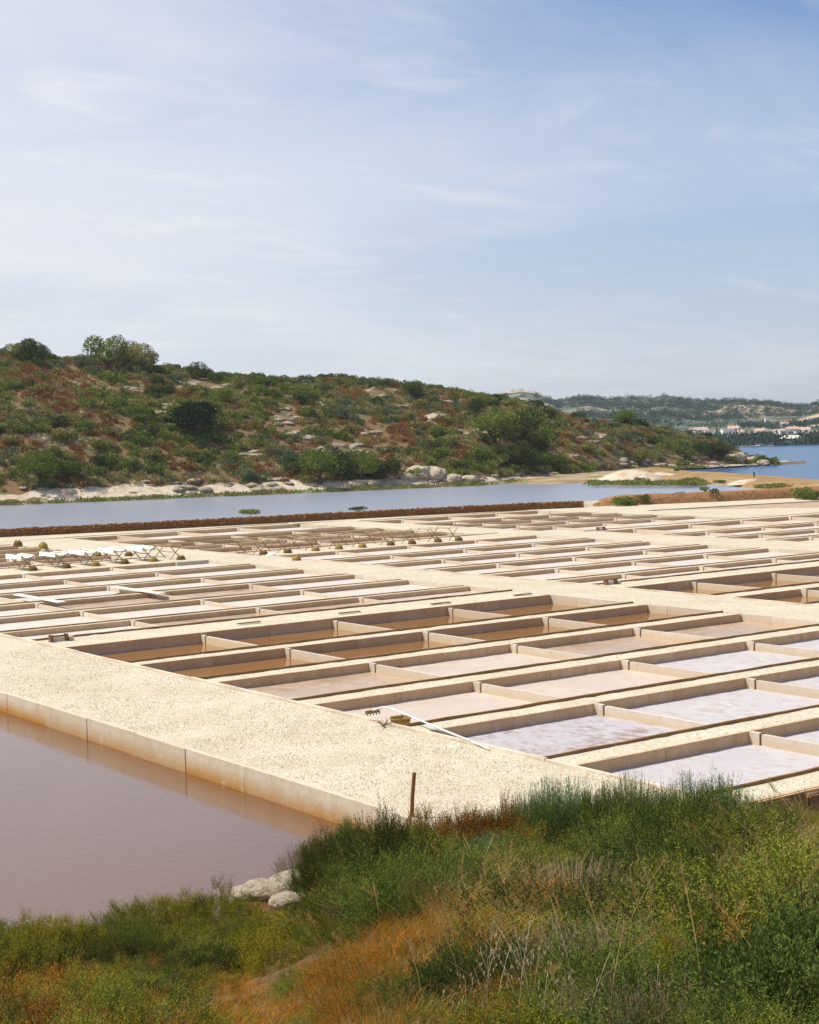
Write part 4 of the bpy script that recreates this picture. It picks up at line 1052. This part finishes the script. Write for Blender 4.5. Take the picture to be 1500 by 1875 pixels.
for (a, b_, c, d) in ROCKSPOT:
    for k in range(int(c * d / 40) + 4):
        px, py = a + rr.uniform(-c, c) * .95, b_ + rr.uniform(-d, d) * .95
        if ((px - a) / c) ** 2 + ((py - b_) / d) ** 2 > 1: continue
        p = hill_find(px, py); o = link('rock', BM[n % 5], label='pale weathered rock showing through the scrub on the hill', cat='rock', group='pale rocks on the hillside', loc=p - Vector((0, 0, .15)))
        s = rr.uniform(.35, 1.15); o.scale = (s * 1.4, s, s * .6); o.rotation_euler = (0, 0, rr.uniform(0, 6)); n += 1
for k in range(150):
    px = rr.uniform(0, 1385); p = hill_pt(px, rr.uniform(0.005, 0.045)); p.z = max(p.z, -0.3)
    if px < 320 and rr.random() < 0.6: continue
    s = rr.uniform(.3, .9) * (1.2 if 320 < px < 560 or px > 1000 else 0.8)
    o = link('rock', BM[k % 5], label='pale rock lying along the waterline below the hill', cat='rock', group='pale rocks along the waterline', loc=p - Vector((0, 0, .1))); o.scale = (s * 1.7, s * 1.2, s * .6); o.rotation_euler = (0, 0, rr.uniform(0, 6))
# sandy strip along the hill foot
P = []
for i in range(90):
    px = -80 + 1440 * i / 89
    for j in range(4):
        v = -0.012 + 0.055 * j / 3 * (0.5 + fbm(i * .3, 2, 4)); q = hill_pt(px, max(0, v)) if j else hill_pt(px, 0) - Vector((bearing(px).x, bearing(px).y, 0)) * 1.5
        P.append((q.x, q.y, max(q.z, -0.42 + 0.14 * j) + 0.12 + 0.10 * (fbm(i * .9, j, 6) - .5) - (0.35 if j == 3 else 0)))
struct('sandy_shore', gridmesh('sandy_shore', P, 90, 4), SAND)

# green fringe at the edge of the lagoon and on the spit
def fringe(name, spots, mats, n_leaf, kind='stuff'):
    Q, MI = [], []
    for (p, r, h, k) in spots:
        rg = np.random.default_rng(int(abs(p.x * 13 + p.y * 7)) % 99991)
        n = n_leaf; a = rg.random(n) * 6.28; rad = r * np.sqrt(rg.random(n))
        base_ = np.stack([p.x + np.cos(a) * rad, p.y + np.sin(a) * rad, np.full(n, p.z)], 1); base_[:, 2] += h * rg.random(n) * 0.7
        D = unit(rg.normal(size=(n, 3)) * .5 + np.array([0, 0, .8])); Q.append(leafquads(base_, D, h * .5 * (.5 + rg.random(n)), np.full(n, 0.16), rg)); MI += [k] * n
    link(name, quads(name, np.concatenate(Q), MI), mats, kind=kind)
sp = []
for k in range(330):
    px = rr.uniform(-60, 1290); b_ = hill_pt(px, 0); q = b_ - Vector((bearing(px).x, bearing(px).y, 0)) * rr.uniform(0.3, 4.0); sp.append((Vector((q.x, q.y, -0.36)), rr.uniform(.8, 1.8), rr.uniform(.3, .7), rr.choice([0, 0, 1, 2, 2])))
for k in range(150):
    px = rr.uniform(1080, 1290); q = at(px, rr.uniform(884, 889.5), -0.1); sp.append((q, rr.uniform(.6, 1.4), rr.uniform(.3, .6), rr.choice([0, 1, 1, 2])))
for k in range(60):
    px = rr.uniform(1390, 1440); q = at(px, rr.uniform(891, 895), 0.1); sp.append((q, rr.uniform(.6, 1.3), rr.uniform(.25, .5), rr.choice([1, 2])))
fringe('shore_grass', sp, [H_GREEN, L_GRASS, H_OLIVE], 60)
BANKSH = [(1140, 926, 2.1, 1.4, 'wide dark shrub on the earth bank, nearest the ramp'), (1178, 924, 1.2, 1.3, 'dark shrub second from the ramp on the earth bank'), (1217, 921, 1.1, 1.2, 'dark shrub third from the ramp on the earth bank'), (1240, 920, 1.3, 1.2, 'dark shrub fourth from the ramp on the earth bank'), (1306, 918, 1.4, 1.9, 'tall round green shrub on the middle of the earth bank'), (1374, 911, 1.1, 1.2, 'small dark shrub on the right part of the earth bank'), (1465, 914, 1.7, 1.5, 'green shrub at the right end of the bank, its left half'), (1490, 915, 2.2, 1.6, 'broad green shrub at the right image edge of the bank'), (1290, 899, 1.1, .6, 'low shrub behind the bank at the lagoon edge'),
          (458, 942, 1.7, .75, 'low green plant growing on the stone wall at the left'), (660, 934, 1.7, .5, 'low green plant growing on the stone wall in the middle'), (1186, 870, 1.2, .8, 'small green bush on the sand mound'), (1120, 881, 1.4, .9, 'small bush left of the sand mound'), (1240, 866, 1.1, .8, 'green bush at the right end of the sand mound'), (1318, 885, 1.5, .7, 'olive bush on the orange spit'), (1265, 881, 1.8, .8, 'green bush on the spit near the lagoon end'), (1175, 882, 1.6, .8, 'green bush at the lagoon foot of the sand mound')]
for i, (px, py, r, h, lab) in enumerate(BANKSH):
    r, h = r * .68, h * .72
    q = at(px, py, 0.5 if 452 < px < 700 else 0.0); mf, ms = HB[i % 5]
    place_plant('shrub', mf, ms, (H_GREEN, H_DARK, H_GREEN)[i % 3], BARK, lab, 'shrub', None, q, i, (r, r, h))

# woods on the far hills, one mass
Q = []
tt = 0
while tt < 7500:
    px = rr.uniform(700, 1800); v = rr.random() ** 1.2 * 1.0
    p = far_pt(px, v); g = fbm(p.x * 0.007, p.y * 0.010, 61)
    if g < 0.45 and v > 0.12 and rr.random() < 0.94: continue
    if v < 0.05 and rr.random() < 0.3: continue
    s = rr.uniform(2.0, 4.2); b_ = base[rr.randrange(4)][:34]; a = rr.uniform(0, 6.28); ca, sa = math.cos(a), math.sin(a)
    Q.append(b_ @ (np.array([[ca, sa, 0], [-sa, ca, 0], [0, 0, 0.95]]) * s * np.array([1, 1, 1])) * 1.0 + np.array([p.x, p.y, p.z - 0.3])); tt += 1
link('far_wood', quads('far_wood', np.concatenate(Q)), FARWOOD, kind='stuff')
# ------------------------------------------------------------------ plants of the near slope
def tuft_bush(name, seed, R, H, nt, ns, kl, sl, ll, lw, up=0.9):
    rng = np.random.default_rng(seed)
    d = unit(rng.normal(size=(nt, 3)) + np.array([0, 0, 0.35])); d[:, 2] = np.abs(d[:, 2]) * 1.0 - 0.05
    lump = 0.72 + 0.28 * np.sin(d[:, 0] * 4 + seed) * np.cos(d[:, 1] * 5 + seed)
    c = d * np.array([R, R, H * 0.85]) * (lump * (0.62 + 0.36 * rng.random(nt) ** 0.6))[:, None]; c[:, 2] = np.maximum(c[:, 2], 0.02)
    n = nt * ns
    C_ = np.repeat(c, ns, 0) + rng.normal(size=(n, 3)) * 0.022
    D = unit(np.repeat(d, ns, 0) * 0.75 + np.array([0, 0, up]) + rng.normal(size=(n, 3)) * 0.42)
    SL = sl * (0.5 + 0.8 * rng.random(n)) * np.repeat(0.7 + 0.6 * rng.random(nt), ns)
    t = np.tile(np.linspace(0.08, 1, kl), n)
    base = np.repeat(C_, kl, 0) + np.repeat(D * SL[:, None], kl, 0) * t[:, None]
    LD = unit(np.repeat(D, kl, 0) * 0.9 + rng.normal(size=base.shape) * 0.5); m_ = len(base)
    q = leafquads(base, LD, ll * (0.6 + 0.8 * rng.random(m_)), lw * (0.7 + 0.6 * rng.random(m_)), rng)
    tw = unit(np.cross(D, rng.normal(size=D.shape))) * 0.0015
    s = np.concatenate([stem_quads(rng, 36, R * 0.8, H * 0.6, 0.003), np.stack([C_ - tw, C_ + tw, C_ + D * SL[:, None], C_ + D * SL[:, None] * 0.98], 1)[::4]])
    return quads(name, q), quads('stems', s)
FG = {
 'olive': [tuft_bush('foliage', 500 + i, 0.62, (0.62, 0.75, 0.55)[i], 150, 15, 13, 0.13, 0.013, 0.0050) for i in range(3)],
 'yellow': [tuft_bush('foliage', 520 + i, 0.60, (0.70, 0.6)[i], 130, 15, 13, 0.16, 0.016, 0.0058, 1.3) for i in range(2)],
 'broom': [broom_mesh('foliage', 540 + i, 0.42, (1.25, 1.05)[i], 520, 40, 0.040, 0.0050) for i in range(2)],
 'leafy': [tuft_bush('foliage', 560 + i, 0.5, 0.7, 70, 9, 11, 0.20, 0.032, 0.0090, 1.1) for i in range(2)],
 'twig': [broom_mesh('foliage', 580 + i, 0.55, 0.6, 320, 18, 0.06, 0.0016) for i in range(2)],
}
FKIND = {'olive': (L_OLIVE, 'olive green small-leaved bush'), 'deep': (L_DEEP, 'dense dark olive bush'), 'green': (L_GREEN, 'dark green small-leaved bush'), 'yellow': (L_YELLOW, 'yellow-green bush'), 'broom': (L_BROOM, 'upright green broom-like shrub'), 'bluebroom': (L_BLUE, 'upright blue-green feathery shrub'),
         'leafy': (L_BRIGHT, 'fresh green leafy plant'), 'twig': (L_GREY, 'bundle of grey dead twigs'), 'rust': (L_RUST, 'rust-coloured low bush')}
SRC = {'deep': 'olive', 'olive': 'olive', 'green': 'olive', 'yellow': 'yellow', 'broom': 'broom', 'bluebroom': 'broom', 'leafy': 'leafy', 'twig': 'twig', 'rust': 'yellow'}
fr = random.Random(77)
def fg(kind, px, py, r, h, label=None, group=None, z=None):
    p = front_at(px, py); src = FG[SRC[kind]]; mf, ms = src[fr.randrange(len(src))]
    p.z -= 0.04
    where = 'on the near slope'
    if SRC[kind] == 'broom': s = (r / .42, r / .42, h / 1.15)
    elif SRC[kind] == 'twig': s = (r / .55, r / .55, h / .6)
    else: s = (r / .50, r / .50, h / .50)
    nm = {'broom': 'broom_shrub', 'bluebroom': 'broom_shrub', 'twig': 'dead_brush', 'leafy': 'leafy_plant'}.get(kind, 'bush')
    place_plant(nm, mf, ms, FKIND[kind][0], L_GREY if kind == 'twig' else DEADWOOD, label or (FKIND[kind][1] + ' growing ' + where), 'dead brush' if kind == 'twig' else 'bush', group or FKIND[kind][1] + ' on the near slope', p, fr.uniform(0, 6.28), s)
# px, py: where the middle of the plant shows; its foot is found on the slope from its height
def foot_px(px, py, h):
    d = (front_at(px, py) - EYE).length
    for _ in range(3): d = (front_at(px, py + 0.5 * h * FPX / d) - EYE).length
    return py + 0.5 * h * FPX / d
def zone_of(px, py):
    if py < 1600: return 'on the crest beside the gravel path' if px < 950 else ('on the crest below the salt pans' if px < 1380 else 'on the crest at the right image edge')
    if px < 250: return 'at the lower left edge'
    if px < 560: return 'between the pond and the lower left corner' if py < 1750 else 'low in the left part of the slope'
    if px < 820: return 'on the slope below the wooden post' if py < 1740 else 'at the bottom left of centre'
    if px < 1060: return 'around the straw patch' if py < 1740 else 'among the oats at the bottom'
    if px < 1300: return 'in the middle of the green cover' if py < 1740 else 'low in the green cover'
    return 'at the right edge of the slope' if py < 1740 else 'in the lower right corner'
def fgv(kind, px, py, r, h, label=None, group=None):
    if py < 1560 and px > 840 and px < 1400: h *= 1.22; py -= 8; r *= 1.1
    fy = foot_px(px, py, h); d = (front_at(px, fy) - EYE).length; top = fy - h * FPX / d
    if px > 690 and front_at(px, fy).z < 0.12:                       # keep the foot on the slope, clear of the gravel
        while front_at(px, fy).z < 0.12: fy += 4
        h = min((fy - top) * (front_at(px, fy) - EYE).length / FPX, 1.0 if kind == 'rust' else 1.8)
    fg(kind, px, fy, r, h, label or (FKIND[kind][1] + ' ' + zone_of(px, py)), group)
KEY = [
 ('yellow', 262, 1672, .8, .55), ('yellow', 320, 1668, .8, .55), ('yellow', 385, 1660, .9, .65), ('yellow', 440, 1672, .7, .5), ('yellow', 495, 1690, .6, .45),
 ('olive', 205, 1700, .8, .55), ('yellow', 135, 1715, .8, .6), ('yellow', 60, 1720, .8, .6), ('olive', 0, 1720, .8, .6),
 ('olive', 275, 1720, .8, .5), ('yellow', 350, 1715, .8, .5), ('olive', 420, 1715, .8, .5), ('green', 320, 1760, .8, .5), ('green', 380, 1755, .7, .4),
 ('deep', 600, 1585, .8, 1.3), ('deep', 650, 1560, .9, 1.2), ('deep', 580, 1605, .6, 1.0), ('deep', 635, 1590, .8, 1.1), ('deep', 680, 1585, .8, 1.1), ('deep', 725, 1575, .8, 1.0), ('deep', 660, 1610, .7, .8), ('deep', 615, 1615, .7, .8), ('twig', 562, 1575, .5, 1.0), ('green', 700, 1550, .8, 1.0), ('green', 640, 1540, .5, .9), ('broom', 640, 1545, .28, 1.1), ('broom', 680, 1540, .28, .9), ('twig', 703, 1518, .22, .7), ('olive', 745, 1560, .8, .9), ('rust', 735, 1525, .7, .5), ('rust', 800, 1515, .8, .6), ('broom', 776, 1520, .25, .7), ('twig', 822, 1510, .3, .8), ('rust', 858, 1500, .8, .7), ('rust', 905, 1492, .7, .6), ('green', 885, 1540, .9, .7), ('deep', 620, 1630, .7, .6), ('rust', 830, 1540, .7, .5),
 ('broom', 960, 1510, .45, .9), ('bluebroom', 1008, 1495, .40, 1.2), ('bluebroom', 1048, 1500, .45, 1.25), ('broom', 985, 1520, .5, 1.0), ('green', 1105, 1510, .8, 1.1), ('broom', 1095, 1490, .4, 1.2), ('broom', 1160, 1490, .4, 1.2), ('green', 1165, 1515, .9, 1.0), ('bluebroom', 1210, 1500, .5, .95), ('broom', 1262, 1490, .38, 1.25), ('green', 1280, 1515, .9, 1.0), ('bluebroom', 1325, 1500, .5, 1.1), ('bluebroom', 1360, 1505, .4, .9), ('olive', 1380, 1520, .7, .7), ('deep', 1105, 1500, .7, 1.0), ('deep', 1175, 1495, .7, 1.0), ('deep', 1240, 1505, .7, .9), ('olive', 1410, 1505, .7, .8), ('olive', 1455, 1500, .7, .6), ('broom', 1300, 1500, .35, 1.0), ('broom', 1225, 1520, .5, .9), ('olive', 1235, 1540, .9, .7), ('olive', 1120, 1550, .9, .7), ('broom', 930, 1525, .4, .8), ('bluebroom', 905, 1560, .45, .7), ('bluebroom', 870, 1570, .4, .6),
 ('leafy', 850, 1630, .45, .5), ('green', 838, 1610, .6, .5), ('twig', 1310, 1548, .5, .5), ('twig', 905, 1590, .4, .4), ('twig', 715, 1650, .7, .4), ('twig', 640, 1655, .5, .4),
 ('leafy', 1440, 1790, .5, .5), ('leafy', 1490, 1770, .5, .5), ('leafy', 1480, 1840, .5, .5), ('leafy', 1400, 1850, .45, .4), ('leafy', 1455, 1740, .5, .4), ('leafy', 1375, 1800, .4, .4), ('leafy', 1500, 1700, .4, .4),
 ('twig', 1130, 1760, .6, .4), ('twig', 1180, 1740, .5, .4), ('twig', 1090, 1745, .5, .4),
 ('olive', 615, 1700, .5, .35), ('green', 560, 1790, .4, .25),
]
for k in KEY: fgv(*k)
# fill: olive cover on the right, sparse in the dry patches
def dryness(px, py):
    if 812 < px < 955 and 1575 < py < 1745: return 0.93
    if px > 1385 and py < 1600: return 0.9
    if 540 < px < 830 and py > 1640: return 0.75
    if 900 > px > 270 and py >= 1765: return 0.9
    if 940 <= px < 1130 and py > 1800: return 0.5
    return 0.0
cnt = 0; seen = []; tries = 0
while cnt < 330 and tries < 9000:
    tries += 1
    px, py = fr.uniform(-40, 1540), fr.uniform(1545, 1960)
    if fr.random() < dryness(px, py): continue
    if px < 560 and py < 1700: continue
    s = fr.uniform(.42, .95) if px < 900 else fr.uniform(.5, 1.1)
    if px > 900: kind = fr.choices(['olive', 'green', 'yellow', 'leafy', 'twig', 'deep', 'rust'], [6, 3.5, 1.2, 0.8 if py > 1720 else 0, 0.5, 5.5, 0.7])[0]
    elif px < 540: kind = fr.choices(['yellow', 'olive', 'deep', 'rust'], [4, 4, 2.5, (py > 1780) * 3])[0]
    else: kind = fr.choices(['olive', 'rust', 'green', 'twig'], [4, 3, 2, .5])[0]
    near = min(1.0, max(0.30, (front_at(px, py) - EYE).length / 17.0)); s *= near
    h = s * fr.uniform(.5, .85); fy = foot_px(px, py, h); p = front_at(px, fy)
    if any((p - q).length < 0.60 * near for q in seen): continue
    if dryness(px, py) > 0.5: s *= .6; h *= .5
    seen.append(p); fgv(kind, px, py, s, h); cnt += 1
fgv('yellow', 1235, 1780, .16, .55, 'tall yellow-flowered plant standing in the olive bushes', 'yellow-flowered plants')

# grasses: ribbons of three pieces, bent over
def blades(spots, rng):
    Q, MI = [], []
    for (p, n, spread, h, bend, w, k) in spots:
        a = rng.random(n) * 6.28; r = spread * np.sqrt(rng.random(n)); hh = h * (0.45 + 0.75 * rng.random(n))
        b0 = np.stack([p[0] + np.cos(a) * r, p[1] + np.sin(a) * r, np.full(n, p[2])], 1)
        th = a + rng.normal(size=n) * 0.9; lean = bend * (0.3 + rng.random(n)); dx = np.stack([np.cos(th), np.sin(th), np.zeros(n)], 1)
        up = np.array([[0, 0, 1.0]])
        pts = [b0, b0 + up * (hh * .42)[:, None] + dx * (hh * lean * .18)[:, None], b0 + up * (hh * .78)[:, None] + dx * (hh * lean * .5)[:, None], b0 + up * (hh * (1.0 - .12 * lean))[:, None] + dx * (hh * lean)[:, None]]
        vd = np.stack([-np.sin(th + 1.0), np.cos(th + 1.0), np.zeros(n)], 1) * (w * (.6 + .8 * rng.random(n)))[:, None]
        ww = (1.0, .85, .6, .12)
        for i in range(3): Q.append(np.stack([pts[i] - vd * ww[i], pts[i] + vd * ww[i], pts[i + 1] + vd * ww[i + 1], pts[i + 1] - vd * ww[i + 1]], 1)); MI += [k] * n
    return np.concatenate(Q), MI
gr = np.random.default_rng(8)
sp = []
def tuft(px, py, n, spread, h, bend, w, k):
    near = min(1.0, max(0.40, (front_at(px, py) - EYE).length / 14.0)); h *= near; spread *= near ** .5; w *= near ** .7
    p = front_at(px, foot_px(px, py, h)); sp.append(((p.x, p.y, p.z - 0.02), n, spread, h, bend, w, k))
for i in range(230): tuft(fr.uniform(818, 950), fr.uniform(1590, 1735), 30, .20, fr.uniform(.25, .5), .6, .0030, fr.choice([0, 0, 0, 1]))
for i in range(25): tuft(fr.uniform(900, 985), fr.uniform(1560, 1650), 26, .22, fr.uniform(.3, .6), .6, .0030, 0)
for i in range(210): tuft(fr.uniform(1385, 1530), fr.uniform(1455, 1620), 34, .32, fr.uniform(.25, .5), .6, .0040, fr.choice([0, 0, 2]))
for i in range(60): tuft(fr.uniform(1310, 1440), fr.uniform(1540, 1610), 18, .25, fr.uniform(.4, .7), .7, .0030, 0)
for i in range(480): tuft(fr.uniform(420, 800), fr.uniform(1680, 1940), 30, .20, fr.uniform(.12, .30), .8, .0024, fr.choice([0, 1, 1, 1, 2, 2]))
for i in range(420): tuft(fr.uniform(250, 680), fr.uniform(1760, 1960), 34, .18, fr.uniform(.12, .30), .9, .0022, fr.choice([1, 1, 1, 1, 0, 2]))  # lower left tufts, mostly orange: dry growth plus the leak's glow as grass colour
for i in range(330): tuft(fr.uniform(700, 1080), fr.uniform(1740, 1960), 28, .18, fr.uniform(.14, .30), .6, .0022, fr.choice([0, 2, 2, 2, 1]))
for i in range(140): tuft(fr.uniform(1000, 1520), fr.uniform(1580, 1940), 14, .2, fr.uniform(.25, .55), .55, .0022, fr.choice([0, 2, 2]))
for i in range(90): tuft(fr.uniform(-40, 300), fr.uniform(1700, 1960), 18, .2, fr.uniform(.2, .4), .6, .0024, fr.choice([0, 2, 2]))
for i in range(160): tuft(fr.uniform(400, 620), fr.uniform(1670, 1800), 24, .2, fr.uniform(.12, .3), .8, .0024, fr.choice([0, 1, 1, 2, 2]))
for i in range(90): tuft(fr.uniform(560, 960), fr.uniform(1540, 1640), 16, .25, fr.uniform(.3, .6), .5, .0028, fr.choice([0, 2]))
q, mi = blades(sp, gr)
link('dry_grass', quads('dry_grass', q, mi), [L_STRAW, L_ORANGE_GLOW, L_GRASS], kind='stuff')
# tall single stalks with seed heads, and wild oats with pale husks
Q = []
def stalk(p, h, lean, th, w, husk, seedhead):
    pts = [Vector(p) + Vector((math.cos(th) * lean * t * t, math.sin(th) * lean * t * t, h * t * (1 - 0.12 * lean * t))) for t in (0, .3, .6, .85, 1)]
    s = Vector((-CX.x, -CX.y, 0)) * w
    for i in range(4): Q.append((pts[i] - s, pts[i] + s, pts[i + 1] + s * .6, pts[i + 1] - s * .6))
    if husk:
        for k in range(fr.randint(5, 9)):
            t = fr.uniform(.6, 1.0); i = min(3, int(t * 4)); c = pts[3].lerp(pts[4], fr.random()) if t > .8 else pts[2].lerp(pts[3], fr.random())
            c = c + Vector((fr.uniform(-.05, .05), fr.uniform(-.05, .05), fr.uniform(-.03, .01))); l = fr.uniform(.018, .030); ws = l * .15
            d = Vector((fr.uniform(-.35, .35), fr.uniform(-.35, .35), -1)).normalized(); sd = d.cross(Vector((fr.random(), fr.random(), .2))).normalized() * ws
            for rot in (0, 1):
                if rot: sd = d.cross(sd)
                Q.append((c, c + d * l * .4 + sd, c + d * l, c + d * l * .4 - sd))
    if seedhead:
        for k in range(12):
            c = pts[3].lerp(pts[4], k / 11); d = Vector((fr.uniform(-.5, .5), fr.uniform(-.5, .5), .8)).normalized(); sd = d.cross(Vector((0.3, 1, .2))).normalized() * .004; Q.append((c, c + d * .02 + sd, c + d * .045, c + d * .02 - sd))
for i in range(20):
    px, py = fr.gauss(1030, 70), fr.uniform(1800, 1960); stalk(front_at(px, py), fr.uniform(.38, .62), fr.uniform(.05, .25), fr.uniform(0, 6.3), .0014, True, False)
for i in range(12):
    px, py = fr.uniform(850, 1000), fr.uniform(1850, 1960); stalk(front_at(px, py), fr.uniform(.3, .5), fr.uniform(.05, .25), fr.uniform(0, 6.3), .0013, True, False)
link('wild_oats', quads('wild_oats', Q), L_OAT, kind='stuff')
Q = []
for i in range(20): stalk(front_at(fr.uniform(840, 940), fr.uniform(1640, 1700)), fr.uniform(.5, .85), fr.uniform(.1, .45), fr.uniform(-1, 2.6), .004, False, True)
for i in range(34): stalk(front_at(fr.uniform(1330, 1500), fr.uniform(1560, 1640)), fr.uniform(.6, 1.1), fr.uniform(.2, .7), fr.uniform(1.6, 3.4), .004, False, True)
for i in range(60): stalk(front_at(fr.uniform(560, 1500), fr.uniform(1680, 1930)), fr.uniform(.4, .75), fr.uniform(.1, .5), fr.uniform(0, 6.3), .0022, False, True)
link('tall_dry_stalks', quads('tall_dry_stalks', Q), L_STRAW, kind='stuff')

# pale rocks on the pond bank
for i, (px, py, r, h, lab) in enumerate([(530, 1622, .62, .40, 'cream rock at the pond edge, partly behind the dark bush'), (488, 1630, .50, .26, 'low cream rock at the pond edge, left of the larger rock'), (528, 1648, .36, .2, 'small cream rock below the larger pond edge rock'), (452, 1632, .36, .17, 'flat cream rock farthest left on the pond edge')]):
    q = at(px, py, -0.5); o = link('rock', BM[i], label=lab, cat='rock', group='cream rocks on the pond bank', loc=q); o.scale = (r, r * .8, h); o.rotation_euler = (0, 0, 1 + i)
    o.material_slots[0].link = 'OBJECT'; o.material_slots[0].material = CREAMROCK

# ------------------------------------------------------------------ light sea haze over the whole place
hm = bpy.data.materials.new('haze'); hm.use_nodes = True; hm.node_tree.nodes.clear()
ho = hm.node_tree.nodes.new('ShaderNodeOutputMaterial'); hv = hm.node_tree.nodes.new('ShaderNodeVolumePrincipled')
hv.inputs['Color'].default_value = (0.78, 0.87, 1.0, 1); hv.inputs['Density'].default_value = 0.00010; hv.inputs['Anisotropy'].default_value = 0.2
hm.node_tree.links.new(hv.outputs[0], ho.inputs['Volume'])
link('haze', box('haze', -2600, 3100, -2600, 3100, -4.0, 75.0), hm, kind='stuff')
